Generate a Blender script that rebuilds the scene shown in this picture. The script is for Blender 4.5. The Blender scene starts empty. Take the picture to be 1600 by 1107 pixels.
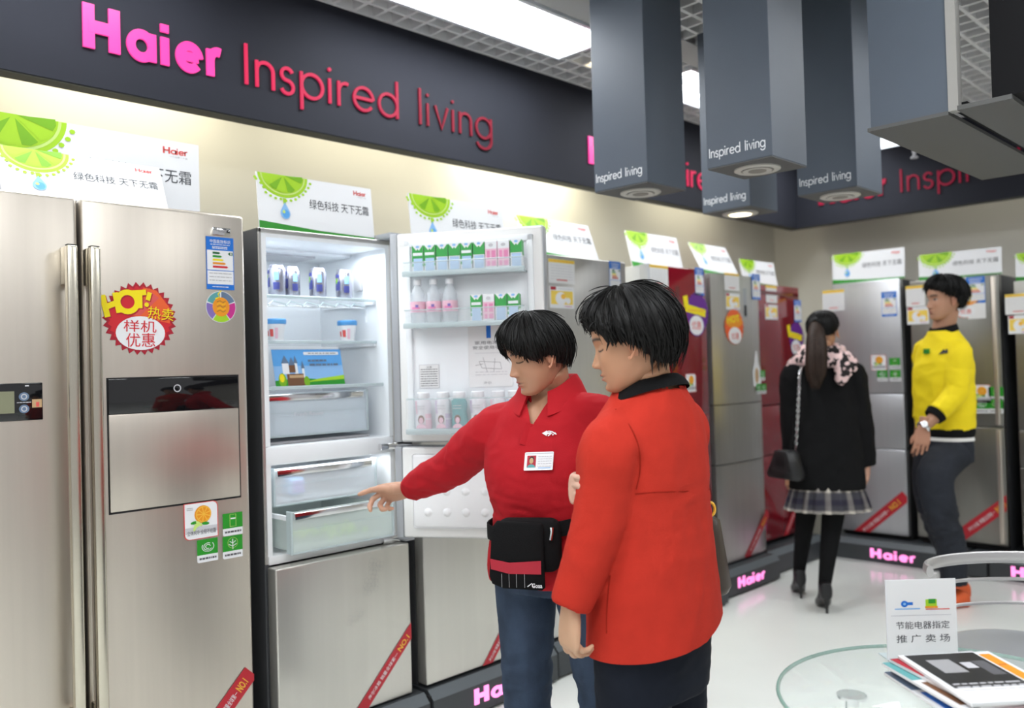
import bpy, bmesh, math, random
from math import sin, cos, pi, radians
from mathutils import Vector, Matrix
from mathutils import noise as mnoise

SC = bpy.context.scene
COL = SC.collection
random.seed(7)

# ------------------------------------------------------------------ camera
FPX, CX, CY, CAMZ = 1340.0, 800.0, 553.5, 1.40
_M = Matrix(((0.70447591, 0.70918743, -0.02769246),
             (-0.03157819, -0.00765913, -0.99947194),
             (-0.70902504, 0.70497838, 0.01699918)))       # world -> (right, down, forward)
cam = bpy.data.cameras.new('camera')
cam.sensor_width = 36.0
cam.lens = FPX / 1600.0 * 36.0
cam.clip_start = 0.05
camo = bpy.data.objects.new('camera', cam)
COL.objects.link(camo)
_R = Matrix((_M[0], -_M[1], -_M[2])).transposed()
camo.matrix_world = Matrix.Translation((0, 0, CAMZ)) @ _R.to_4x4()
cam.dof.use_dof = True
cam.dof.focus_distance = 2.35
cam.dof.aperture_fstop = 2.2
SC.camera = camo

# ------------------------------------------------------------------ world, exposure
W = bpy.data.worlds.new('world'); SC.world = W
W.use_nodes = True
W.node_tree.nodes['Background'].inputs[0].default_value = (0.96, 0.97, 1.0, 1)
W.node_tree.nodes['Background'].inputs[1].default_value = 0.60
SC.view_settings.view_transform = 'Standard'
SC.view_settings.look = 'None'
SC.view_settings.gamma = 1.0
SC.view_settings.use_curve_mapping = False
SC.view_settings.exposure = -0.22


def area_light(name, loc, size, energy, col=(1, 1, 1), rot=(0, 0, 0)):
    l = bpy.data.lights.new(name, 'AREA')
    l.shape = 'RECTANGLE'; l.size = size[0]; l.size_y = size[1]
    l.energy = energy; l.color = col
    o = bpy.data.objects.new(name, l); COL.objects.link(o)
    o.location = loc; o.rotation_euler = rot
    return o


# ------------------------------------------------------------------ pixel helpers (photo frame 1600x1107)
def ray(x, y):
    return _M.transposed() @ Vector(((x - CX) / FPX, (y - CY) / FPX, 1.0))

def at(x, y, ax, val):
    "point seen at pixel x,y on the world plane axis=val"
    d = ray(x, y); o = Vector((0, 0, CAMZ))
    return o + d * ((val - o[ax]) / d[ax])

def at_plane(x, y, p, n):
    d = ray(x, y); o = Vector((0, 0, CAMZ))
    return o + d * ((p - o).dot(n) / d.dot(n))

def unp(x, y, depth):
    return _M.transposed() @ Vector(((x - CX) / FPX * depth, (y - CY) / FPX * depth, depth)) + Vector((0, 0, CAMZ))


# ------------------------------------------------------------------ materials
def mat(name, col, rough=0.5, metal=0.0, spec=0.5, coat=0.0, trans=0.0, alpha=1.0, emit=None, estr=0.0,
        noise=None, bump=None, ior=1.45, sss=0.0, attr=None, sheen=0.0):
    m = bpy.data.materials.new(name)
    m.use_nodes = True
    nt = m.node_tree
    b = nt.nodes['Principled BSDF']
    c4 = (*col, 1)
    b.inputs['Base Color'].default_value = c4
    b.inputs['Roughness'].default_value = rough
    b.inputs['Metallic'].default_value = metal
    b.inputs['Specular IOR Level'].default_value = spec
    b.inputs['Coat Weight'].default_value = coat
    b.inputs['Coat Roughness'].default_value = 0.05
    b.inputs['Transmission Weight'].default_value = trans
    b.inputs['Alpha'].default_value = alpha
    b.inputs['IOR'].default_value = ior
    b.inputs['Sheen Weight'].default_value = sheen
    if sss:
        b.inputs['Subsurface Weight'].default_value = sss
        b.inputs['Subsurface Radius'].default_value = (0.012, 0.005, 0.003)
        b.inputs['Subsurface Scale'].default_value = 0.6
    if emit:
        b.inputs['Emission Color'].default_value = (*emit, 1)
        b.inputs['Emission Strength'].default_value = estr
    if attr:
        a = nt.nodes.new('ShaderNodeAttribute'); a.attribute_name = attr
        nt.links.new(a.outputs['Color'], b.inputs['Base Color'])
    if noise:
        # noise = (scale xyz, amount, detail): object-space variation of the base colour
        tc = nt.nodes.new('ShaderNodeTexCoord'); mp = nt.nodes.new('ShaderNodeMapping')
        mp.inputs['Scale'].default_value = noise[0]
        nz = nt.nodes.new('ShaderNodeTexNoise'); nz.inputs['Scale'].default_value = 1.0
        nz.inputs['Detail'].default_value = noise[2]
        mr = nt.nodes.new('ShaderNodeMapRange')
        mr.inputs['From Min'].default_value = 0.3; mr.inputs['From Max'].default_value = 0.7
        mr.inputs['To Min'].default_value = 1 - noise[1]; mr.inputs['To Max'].default_value = 1 + noise[1]
        vm = nt.nodes.new('ShaderNodeVectorMath'); vm.operation = 'SCALE'
        nt.links.new(tc.outputs['Object'], mp.inputs['Vector'])
        nt.links.new(mp.outputs['Vector'], nz.inputs['Vector'])
        nt.links.new(nz.outputs['Fac'], mr.inputs['Value'])
        if attr:
            nt.links.new(a.outputs['Color'], vm.inputs[0])
        else:
            vm.inputs[0].default_value = col
        nt.links.new(mr.outputs['Result'], vm.inputs['Scale'])
        nt.links.new(vm.outputs['Vector'], b.inputs['Base Color'])
    if bump:
        # bump = (scale xyz, strength, detail)
        tc2 = nt.nodes.new('ShaderNodeTexCoord'); mp2 = nt.nodes.new('ShaderNodeMapping')
        mp2.inputs['Scale'].default_value = bump[0]
        nz2 = nt.nodes.new('ShaderNodeTexNoise'); nz2.inputs['Scale'].default_value = 1.0
        nz2.inputs['Detail'].default_value = bump[2]
        bp = nt.nodes.new('ShaderNodeBump'); bp.inputs['Strength'].default_value = bump[1]
        bp.inputs['Distance'].default_value = 0.004
        nt.links.new(tc2.outputs['Object'], mp2.inputs['Vector'])
        nt.links.new(mp2.outputs['Vector'], nz2.inputs['Vector'])
        nt.links.new(nz2.outputs['Fac'], bp.inputs['Height'])
        nt.links.new(bp.outputs['Normal'], b.inputs['Normal'])
    return m

M = {}
def dm(key, *a, **k):
    M[key] = mat(key, *a, **k)

dm('floor', (0.80, 0.82, 0.78), 0.16, spec=0.45, noise=((1.2, 1.2, 1), 0.04, 3))
dm('wall', (0.76, 0.74, 0.66), 0.7, noise=((2, 2, 2), 0.02, 2))
dm('fascia', (0.018, 0.0195, 0.027), 0.75, spec=0.2, noise=((3, 3, 3), 0.06, 3))
dm('fascia_lip', (0.035, 0.035, 0.028), 0.6)
dm('ceiling_grid', (0.72, 0.72, 0.73), 0.6)
dm('ceiling_void', (0.10, 0.085, 0.065), 0.9)
dm('ceiling_tile', (0.42, 0.42, 0.42), 0.7)
dm('pillar', (0.085, 0.105, 0.135), 0.45, noise=((4, 4, 4), 0.04, 3))
dm('pillar_edge', (0.34, 0.33, 0.31), 0.6)
dm('pillar_bottom', (0.10, 0.10, 0.098), 0.6)
dm('black_panel', (0.006, 0.006, 0.007), 0.6, spec=0.15)
dm('lamp_ring', (0.62, 0.60, 0.55), 0.4, metal=0.3)
dm('lamp_dark', (0.25, 0.23, 0.20), 0.5)
dm('lamp_on', (1, .95, .8), 0.5, emit=(1.0, 0.86, 0.55), estr=6.0)
dm('tube_on', (1, 1, 1), 0.5, emit=(0.95, 0.98, 1.0), estr=9.0)
dm('louver', (0.85, 0.87, 0.9), 0.3, metal=0.4)
dm('pink_lit', (0.35, 0.01, 0.12), 0.4, emit=(1.0, 0.065, 0.36), estr=1.05)
dm('pink_lit_bright', (0.9, 0.3, 0.6), 0.4, emit=(1.0, 0.26, 0.66), estr=1.5)
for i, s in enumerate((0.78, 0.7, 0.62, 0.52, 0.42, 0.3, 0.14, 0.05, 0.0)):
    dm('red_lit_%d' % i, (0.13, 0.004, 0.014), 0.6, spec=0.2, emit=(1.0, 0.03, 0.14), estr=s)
dm('red_letter', (0.48, 0.02, 0.05), 0.35)
dm('white_letter', (0.8, 0.82, 0.85), 0.4)
dm('steel_warm', (0.60, 0.545, 0.475), 0.36, metal=0.85, noise=((40, 40, 1.2), 0.025, 3))
dm('steel', (0.56, 0.55, 0.53), 0.34, metal=0.85, noise=((40, 40, 1.2), 0.03, 3))
dm('steel_pale', (0.62, 0.60, 0.55), 0.30, metal=0.7, noise=((30, 30, 1.0), 0.02, 3))
dm('steel_cool', (0.55, 0.56, 0.58), 0.36, metal=0.75, noise=((30, 30, 1.0), 0.02, 3))
dm('steel_dark', (0.30, 0.295, 0.27), 0.33, metal=0.85, noise=((30, 30, 1.0), 0.03, 3))
dm('chrome', (0.75, 0.75, 0.76), 0.12, metal=1.0)
dm('handle', (0.60, 0.555, 0.46), 0.22, metal=0.95)
dm('cabinet_grey', (0.075, 0.077, 0.082), 0.45)
dm('cabinet_light', (0.40, 0.415, 0.44), 0.4, metal=0.3)
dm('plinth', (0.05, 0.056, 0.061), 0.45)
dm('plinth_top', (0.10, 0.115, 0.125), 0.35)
dm('gap_black', (0.008, 0.008, 0.009), 0.6)
dm('red_glass', (0.20, 0.006, 0.014), 0.12, spec=0.6, coat=0.7)
dm('red_glass_dark', (0.13, 0.004, 0.010), 0.14, spec=0.6, coat=0.7)
dm('liner', (0.86, 0.885, 0.91), 0.35)
dm('liner_warm', (0.84, 0.84, 0.85), 0.35)
dm('gasket', (0.81, 0.805, 0.79), 0.45)
dm('black_gloss', (0.006, 0.006, 0.007), 0.06, spec=0.6, coat=0.5)
dm('black', (0.012, 0.012, 0.013), 0.5)
dm('white', (0.80, 0.81, 0.83), 0.45)
dm('paper', (0.78, 0.78, 0.78), 0.6)
dm('lcd', (0.23, 0.235, 0.15), 0.25)
dm('grey_text', (0.10, 0.10, 0.11), 0.6)
dm('mid_grey', (0.33, 0.33, 0.34), 0.6)
dm('pale_grey', (0.55, 0.55, 0.58), 0.6)
dm('red', (0.62, 0.02, 0.03), 0.45)
dm('red_soft', (0.70, 0.10, 0.09), 0.45)
dm('dark_red', (0.40, 0.012, 0.03), 0.45)
dm('ribbon_red', (0.50, 0.022, 0.035), 0.4)
dm('orange_red', (0.80, 0.12, 0.03), 0.45)
dm('orange', (0.82, 0.30, 0.015), 0.45)
dm('orange_pale', (0.88, 0.50, 0.06), 0.45)
dm('yellow', (0.88, 0.72, 0.005), 0.45)
dm('card_yellow', (0.86, 0.62, 0.10), 0.5)
dm('gold', (0.85, 0.48, 0.05), 0.4)
dm('blue', (0.01, 0.16, 0.62), 0.45)
dm('blue_pale', (0.25, 0.48, 0.80), 0.45)
dm('sky_blue', (0.10, 0.36, 0.75), 0.45)
dm('green', (0.02, 0.28, 0.02), 0.45)
dm('green_strip', (0.03, 0.27, 0.025), 0.45)
dm('dark_green', (0.01, 0.12, 0.03), 0.45)
dm('lime', (0.36, 0.62, 0.02), 0.45)
dm('lime_pale', (0.55, 0.74, 0.20), 0.45)
dm('lime_dark', (0.18, 0.42, 0.01), 0.45)
dm('purple', (0.13, 0.02, 0.25), 0.45)
dm('violet', (0.22, 0.15, 0.45), 0.45)
dm('magenta', (0.55, 0.03, 0.25), 0.45)
dm('pink', (0.75, 0.25, 0.45), 0.45)
dm('pink_pale', (0.80, 0.50, 0.60), 0.45)
dm('teal', (0.10, 0.35, 0.36), 0.45)
dm('slate', (0.12, 0.18, 0.28), 0.45)
dm('brown', (0.16, 0.07, 0.03), 0.6)
dm('tan', (0.52, 0.34, 0.18), 0.6)
dm('clear', (0.86, 0.95, 0.97), 0.04, trans=0.0, alpha=0.13, spec=0.6)
dm('clear_edge', (0.60, 0.70, 0.72), 0.1, alpha=0.6)
dm('frost', (0.74, 0.77, 0.80), 0.25, alpha=0.50)
dm('frost_blue', (0.74, 0.83, 0.90), 0.2, alpha=0.55)
dm('frost_green', (0.70, 0.78, 0.75), 0.25, alpha=0.48)
dm('bottle_clear', (0.80, 0.85, 0.90), 0.06, alpha=0.42, spec=0.7)
dm('table_glass', (0.70, 0.80, 0.76), 0.03, alpha=0.25, spec=0.7)
dm('glass_edge', (0.25, 0.42, 0.36), 0.1, alpha=0.8)
dm('can_metal', (0.34, 0.34, 0.40), 0.22, metal=0.8)
dm('can_blue', (0.07, 0.08, 0.28), 0.3, metal=0.4)
dm('milk_white', (0.80, 0.82, 0.84), 0.4)
dm('milk_green', (0.05, 0.36, 0.08), 0.4)
dm('milk_blue', (0.42, 0.58, 0.80), 0.4)
dm('yogurt_white', (0.78, 0.76, 0.80), 0.35)
dm('yogurt_lilac', (0.62, 0.50, 0.68), 0.35)
dm('alu', (0.60, 0.585, 0.58), 0.38, metal=0.75)
dm('interior_lamp', (1, 1, 1), 0.5, emit=(0.85, 0.94, 1.0), estr=5.0)


# ------------------------------------------------------------------ object helpers
def link(o, parent=None):
    COL.objects.link(o)
    if parent is not None:
        o.parent = parent
    return o

def thing(name, label, cat, loc=(0, 0, 0), rz=0.0, group=None):
    o = bpy.data.objects.new(name, None)
    o.empty_display_size = 0.05
    COL.objects.link(o)
    o.location = loc; o.rotation_euler = (0, 0, rz)
    o['label'] = label; o['category'] = cat
    if group: o['group'] = group
    return o

def tag(o, label, cat, group=None):
    o['label'] = label; o['category'] = cat
    if group: o['group'] = group
    return o

def frame_of(o):
    m = Matrix.Translation(o.location) @ o.rotation_euler.to_matrix().to_4x4()
    if o.parent is not None:
        m = frame_of(o.parent) @ m
    return m


class MB:
    "collects geometry with several materials and links it as one mesh object"
    def __init__(self):
        self.v = []; self.f = []; self.mi = []; self.mats = []
    def m(self, key):
        if key not in self.mats: self.mats.append(key)
        return self.mats.index(key)
    def add(self, verts, faces, key):
        n = len(self.v); k = self.m(key)
        self.v.extend([Vector(p) for p in verts])
        for fc in faces:
            self.f.append([i + n for i in fc]); self.mi.append(k)
        return self
    def add_bm(self, bm, key):
        bm.verts.index_update()
        self.add([v.co.copy() for v in bm.verts], [[v.index for v in f.verts] for f in bm.faces], key)
        bm.free(); return self
    def box(self, lo, hi, key, bevel=0.0, seg=2):
        lo = Vector(lo); hi = Vector(hi)
        bm = bmesh.new()
        bmesh.ops.create_cube(bm, size=1.0)
        d = hi - lo; c = (hi + lo) / 2
        for v in bm.verts:
            v.co = Vector((v.co.x * d.x, v.co.y * d.y, v.co.z * d.z)) + c
        if bevel > 0:
            bmesh.ops.bevel(bm, geom=list(bm.edges), offset=bevel, segments=seg, affect='EDGES', profile=0.5)
        return self.add_bm(bm, key)
    def prism(self, poly, axis, a, b, key):
        "polygon (list of 2D) extruded along axis from a to b"
        def P3(p, t):
            if axis == 0: return (t, p[0], p[1])
            if axis == 1: return (p[0], t, p[1])
            return (p[0], p[1], t)
        n = len(poly)
        vs = [P3(p, a) for p in poly] + [P3(p, b) for p in poly]
        fs = [list(range(n))[::-1], list(range(n, 2 * n))]
        for i in range(n):
            j = (i + 1) % n
            fs.append([i, j, n + j, n + i])
        return self.add(vs, fs, key)
    def lathe(self, prof, key, c=(0, 0, 0), n=24, sx=1.0, sy=1.0):
        "profile [(r,z)] about the z axis through c"
        vs = []; fs = []
        for (r, z) in prof:
            for k in range(n):
                a = 2 * pi * k / n
                vs.append((c[0] + r * cos(a) * sx, c[1] + r * sin(a) * sy, c[2] + z))
        for i in range(len(prof) - 1):
            for k in range(n):
                q = (k + 1) % n
                fs.append([i * n + k, i * n + q, (i + 1) * n + q, (i + 1) * n + k])
        fs.append(list(range(n))[::-1]); e = (len(prof) - 1) * n
        fs.append([e + k for k in range(n)])
        return self.add(vs, fs, key)
    def tube(self, pts, r, key, n=10, closed=False, sq=None, up=None):
        "tube along points; r a number or list; sq=(a,b) flattens the section along (side, up)"
        pts = [Vector(p) for p in pts]; N = len(pts)
        rs = r if isinstance(r, (list, tuple)) else [r] * N
        vs = []; fs = []; prev = None
        for i, p in enumerate(pts):
            if closed: t = pts[(i + 1) % N] - pts[i - 1]
            else: t = pts[min(i + 1, N - 1)] - pts[max(i - 1, 0)]
            if t.length < 1e-9: t = Vector((0, 0, 1))
            t.normalize()
            if prev is None:
                u = Vector(up) if up else (Vector((0, 0, 1)) if abs(t.z) < 0.9 else Vector((1, 0, 0)))
            else: u = prev
            u = (u - t * u.dot(t)).normalized(); prev = u
            w = t.cross(u)
            A, B = sq if sq else (1, 1)
            for k in range(n):
                a = 2 * pi * k / n
                vs.append(p + (w * (cos(a) * A) + u * (sin(a) * B)) * rs[i])
        L = N if closed else N - 1
        for i in range(L):
            j = (i + 1) % N
            for k in range(n):
                q = (k + 1) % n
                fs.append([i * n + k, i * n + q, j * n + q, j * n + k])
        if not closed:
            fs.append(list(range(n))[::-1]); fs.append([(N - 1) * n + k for k in range(n)])
        return self.add(vs, fs, key)
    def loft(self, rings, key, cap=True):
        "rings: lists of points of equal length"
        n = len(rings[0]); vs = [p for r in rings for p in r]; fs = []
        for i in range(len(rings) - 1):
            for k in range(n):
                q = (k + 1) % n
                fs.append([i * n + k, i * n + q, (i + 1) * n + q, (i + 1) * n + k])
        if cap:
            fs.append(list(range(n))[::-1]); e = (len(rings) - 1) * n
            fs.append([e + k for k in range(n)])
        return self.add(vs, fs, key)
    def build(self, name, parent=None, world=False, smooth=35, mats=None):
        me = bpy.data.meshes.new(name)
        vs = self.v
        if world and parent is not None:
            inv = frame_of(parent).inverted()
            vs = [inv @ p for p in vs]
        me.from_pydata([tuple(p) for p in vs], [], self.f)
        for k in self.mats: me.materials.append(M[k])
        me.polygons.foreach_set('material_index', self.mi)
        bm = bmesh.new(); bm.from_mesh(me)
        bmesh.ops.recalc_face_normals(bm, faces=bm.faces)
        bm.to_mesh(me); bm.free()
        if smooth:
            me.polygons.foreach_set('use_smooth', [True] * len(me.polygons))
            me.set_sharp_from_angle(angle=radians(smooth))
        me.update()
        return link(bpy.data.objects.new(name, me), parent)


# ------------------------------------------------------------------ flat artwork (printed matter)
_tc = {}
def text_geo(s, bold=0.0):
    if any(ord(c) > 0x2E80 for c in s): bold = min(bold, .003)
    k = (s, bold)
    if k in _tc: return _tc[k]
    c = bpy.data.curves.new('t', 'FONT'); c.body = s; c.offset = bold; c.resolution_u = 3
    o = bpy.data.objects.new('t', c); COL.objects.link(o)
    dg = bpy.context.evaluated_depsgraph_get()
    me = bpy.data.meshes.new_from_object(o.evaluated_get(dg))
    vs = [(v.co.x, v.co.y) for v in me.vertices]; fs = [list(p.vertices) for p in me.polygons]
    bpy.data.objects.remove(o); bpy.data.curves.remove(c); bpy.data.meshes.remove(me)
    x0 = min(p[0] for p in vs); x1 = max(p[0] for p in vs); y0 = min(p[1] for p in vs); y1 = max(p[1] for p in vs)
    _tc[k] = (vs, fs, (x0, y0, x1, y1))
    return _tc[k]

def arc(cx, cy, r, a0, a1, n=16, ry=None):
    ry = r if ry is None else ry
    return [(cx + r * cos(radians(a0 + (a1 - a0) * i / n)), cy + ry * sin(radians(a0 + (a1 - a0) * i / n))) for i in range(n + 1)]

class Flat:
    "2D artwork (x right, y up), layered, then mapped onto a plane"
    def __init__(self):
        self.items = []; self.layer = 1
    def poly(self, pts, key, layer=None):
        self.items.append((pts, [list(range(len(pts)))], key, layer or self.layer)); return self
    def rect(self, x0, y0, x1, y1, key, layer=None, rot=0):
        pts = [(x0, y0), (x1, y0), (x1, y1), (x0, y1)]
        if rot:
            cx, cy = (x0 + x1) / 2, (y0 + y1) / 2
            pts = [(cx + (x - cx) * cos(rot) - (y - cy) * sin(rot), cy + (x - cx) * sin(rot) + (y - cy) * cos(rot)) for x, y in pts]
        return self.poly(pts, key, layer)
    def rrect(self, x0, y0, x1, y1, r, key, layer=None, corners=(1, 1, 1, 1)):
        pts = []
        for (cx, cy, a, on) in ((x1 - r, y1 - r, 0, corners[0]), (x0 + r, y1 - r, 90, corners[1]), (x0 + r, y0 + r, 180, corners[2]), (x1 - r, y0 + r, 270, corners[3])):
            if on: pts += arc(cx, cy, r, a, a + 90, 6)
            else: pts.append((cx + r * (1 if a in (0, 270) else -1), cy + r * (1 if a in (0, 90) else -1)))
        return self.poly(pts, key, layer)
    def ell(self, cx, cy, rx, ry, key, layer=None, n=32, rot=0):
        pts = []
        for i in range(n):
            a = 2 * pi * i / n; x = rx * cos(a); y = ry * sin(a)
            pts.append((cx + x * cos(rot) - y * sin(rot), cy + x * sin(rot) + y * cos(rot)))
        return self.poly(pts, key, layer)
    def ring(self, cx, cy, r0, r1, key, layer=None, a0=0, a1=360, n=24, ky=1.0):
        vs = []; fs = []
        for i in range(n + 1):
            a = radians(a0 + (a1 - a0) * i / n)
            vs += [(cx + r0 * cos(a), cy + r0 * sin(a) * ky), (cx + r1 * cos(a), cy + r1 * sin(a) * ky)]
        for i in range(n): fs.append([2 * i, 2 * i + 1, 2 * i + 3, 2 * i + 2])
        self.items.append((vs, fs, key, layer or self.layer)); return self
    def stroke(self, pts, w, key, layer=None):
        n = len(pts); vs = []; fs = []
        for i, (x, y) in enumerate(pts):
            ax, ay = pts[max(i - 1, 0)]; bx, by = pts[min(i + 1, n - 1)]
            dx, dy = bx - ax, by - ay; L = math.hypot(dx, dy) or 1
            nx, ny = -dy / L * w / 2, dx / L * w / 2
            vs += [(x + nx, y + ny), (x - nx, y - ny)]
        for i in range(n - 1): fs.append([2 * i, 2 * i + 1, 2 * i + 3, 2 * i + 2])
        self.items.append((vs, fs, key, layer or self.layer)); return self
    def text(self, s, x, y, w, h, key, layer=None, bold=0.0, rot=0, keep=False):
        "text filling the box x,y,w,h (h None keeps the aspect)"
        vs, fs, (x0, y0, x1, y1) = text_geo(s, bold)
        sx = w / (x1 - x0); sy = sx if h is None else h / (y1 - y0)
        out = []
        for (px, py) in vs:
            qx, qy = (px - x0) * sx, (py - y0) * sy
            out.append((x + qx * cos(rot) - qy * sin(rot), y + qx * sin(rot) + qy * cos(rot)))
        self.items.append((out, fs, key, layer or self.layer)); return self
    def lines(self, x0, y0, x1, y1, n, key, th, layer=None, seed=1):
        r = random.Random(seed)
        for i in range(n):
            y = y1 - (y1 - y0) * (i + 0.5) / n
            x = x0
            while x < x1:
                L = (x1 - x0) * r.uniform(0.06, 0.22)
                e = min(x + L, x1)
                self.rect(x, y - th / 2, e, y + th / 2, key, layer)
                x = e + (x1 - x0) * 0.03
        return self
    def clip(self, x0, y0, x1, y1, rot=0.0, ox=0.0, oy=0.0):
        "keeps what lies inside the rectangle (given in the frame the art is placed in)"
        ca, sa = cos(rot), sin(rot)
        out = []
        for (pts, fs, key, L) in self.items:
            for fc in fs:
                q = [(ox + pts[i][0] * ca - pts[i][1] * sa, oy + pts[i][0] * sa + pts[i][1] * ca) for i in fc]
                for (ax, lim, sg) in ((0, x0, 1), (0, x1, -1), (1, y0, 1), (1, y1, -1)):
                    r = []
                    for i in range(len(q)):
                        a, b = q[i - 1], q[i]; da, db = (a[ax] - lim) * sg, (b[ax] - lim) * sg
                        if (da < 0) != (db < 0):
                            t = da / (da - db); r.append((a[0] + (b[0] - a[0]) * t, a[1] + (b[1] - a[1]) * t))
                        if db >= 0: r.append(b)
                    q = r
                    if len(q) < 3: break
                if len(q) >= 3: out.append((q, [list(range(len(q)))], key, L))
        self.items = out
        return self
    def to(self, mb, o, u, v, step=0.0004):
        o = Vector(o); u = Vector(u); v = Vector(v); n = u.cross(v).normalized()
        cnt = {}
        for (pts, fs, key, L) in self.items:
            cnt[L] = cnt.get(L, 0) + 1
            e = step * (L + min(.9, .05 * cnt[L]))
            mb.add([o + u * p[0] + v * p[1] + n * e for p in pts], fs, key)
        return mb


# ------------------------------------------------------------------ geometric lettering
XH = 0.66
def _glyph(c, R=0.31):
    if c == 'I': return [[(0, 0), (0, 1)]], 0.10
    if c == 'l': return [[(0, 0), (0, 1.05)]], 0.10
    if c == 'i': return [[(0, 0), (0, XH)], 'dot'], 0.10
    if c == 'n': return [[(0, 0), (0, XH)], [(0, 0.36)] + arc(0.22, 0.42, 0.22, 180, 0, 14, 0.22) + [(0.44, 0)]], 0.48
    if c == 's': return [arc(0.17, 0.49, 0.155, 20, 270, 12) + arc(0.17, 0.165, 0.17, 90, -160, 12)[0:]], 0.40
    if c == 'p': return [[(0, -0.32), (0, XH)], arc(R, 0.33, R, 180, -180, 28)], 2 * R + 0.04
    if c == 'd': return [[(2 * R, 0), (2 * R, 1.05)], arc(R, 0.33, R, 0, 360, 28)], 2 * R + 0.04
    if c == 'a': return [[(2 * R, 0), (2 * R, XH)], arc(R, 0.33, R, 0, 360, 28)], 2 * R + 0.04
    if c == 'g': return [[(2 * R, XH)] + [(2 * R, -0.05)] + arc(R, -0.05, R, 0, -160, 12, 0.26)[1:], arc(R, 0.33, R, 0, 360, 28)], 2 * R + 0.04
    if c == 'r': return [[(0, 0), (0, XH)], [(0, 0.34)] + arc(0.22, 0.38, 0.22, 180, 70, 9, 0.25)], 0.30
    if c == 'e': return [[(0.02, 0.34), (2 * R - .02, 0.34)], arc(R, 0.33, R, 2, 322, 26)], 2 * R + 0.02
    if c == 'v': return [[(0, XH), (0.24, 0.0), (0.48, XH)]], 0.5
    if c == 'H': return [[(0.09, 0), (0.09, 1)], [(0.71, 0), (0.71, 1)], [(0.09, 0.5), (0.71, 0.5)]], 0.82
    return [], 0.42

def letter_polys(text, w, space=0.17):
    "per letter: list of (verts2D, faces); plus total width"
    x = 0; out = []
    for c in text:
        st, adv = _glyph(c, 0.27 if w > .15 else 0.31)
        vs = []; fs = []
        ww = w * (1.25 if c == 'H' else 1.0)
        for si, s in enumerate(st):
            if s == 'dot':
                n = len(vs); k = 14
                if w > 0.15:
                    vs += [(x - w / 2, .78), (x + w / 2, .78), (x + w / 2, .78 + w * .85), (x - w / 2, .78 + w * .85)]; fs.append([n, n + 1, n + 2, n + 3])
                else:
                    vs += [(x + w * 0.62 * cos(2 * pi * i / k), 0.9 + w * 0.62 * sin(2 * pi * i / k)) for i in range(k)]
                    fs.append([n + i for i in range(k)])
                continue
            fl = Flat(); fl.stroke([(p[0] + x, p[1]) for p in s], ww, 'x')
            pv, pf, _, _ = fl.items[0]
            n = len(vs); vs += [(q[0], q[1], si) for q in pv]; fs += [[i + n for i in q] for q in pf]
        if vs: out.append((c, vs, fs))
        x += adv + space
    return out, x - space

def raised_letters(mb_list, polys, total, o, u, v, width, height, depth, keys):
    "extrudes letters; keys gives the material per letter; mb_list receives one MB"
    o = Vector(o); u = Vector(u).normalized(); v = Vector(v).normalized(); n = u.cross(v)
    sx = width / total; sy = height
    for i, (c, vs, fs) in enumerate(polys):
        key = keys[min(i, len(keys) - 1)]
        N = len(vs)
        a = [o + u * (p[0] * sx) + v * (p[1] * sy) for p in vs]
        b = [p + n * (depth + .0003 * (q[2] if len(q) > 2 else 0)) for p, q in zip(a, vs)]
        F = []
        for q in fs:
            F.append([j + N for j in q])
            for j in range(len(q)):
                s, t = q[j], q[(j + 1) % len(q)]
                F.append([s, t, t + N, s + N])
        mb_list.add(a + b, F, key)
# ================================================================== ROOM
XA, YB, ZC = -3.50, 6.60, 2.95
FX, FY, FZ = -3.05, 6.10, 2.40           # fascia planes and its lower edge

def structure(name, mb, **k):
    o = mb.build(name, **k); o['kind'] = 'structure'; return o

structure('floor', MB().box((XA - .1, -3.0, -0.1), (5.5, YB + .1, 0.0), 'floor'))
structure('wall_left', MB().box((XA - .12, -3.0, 0.0), (XA, YB, 3.3), 'wall'))
structure('wall_back', MB().box((XA - .12, YB, 0.0), (5.5, YB + .12, 3.3), 'wall'))

# fascia over the fridges: boxes standing off the walls
mb = MB()
mb.box((FX - .07, -3.0, FZ), (FX, FY + .07, ZC + .2), 'fascia')
mb.box((FX - .07, -3.0, FZ - .005), (FX - .003, FY + .06, FZ), 'fascia_lip')
structure('trim_1', mb)
mb = MB()
mb.box((FX + .001, FY, FZ), (5.5, FY + .07, ZC + .2), 'fascia')
mb.box((FX + .001, FY + .003, FZ - .005), (5.5, FY + .06, FZ), 'fascia_lip')
structure('trim_2', mb)

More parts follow.
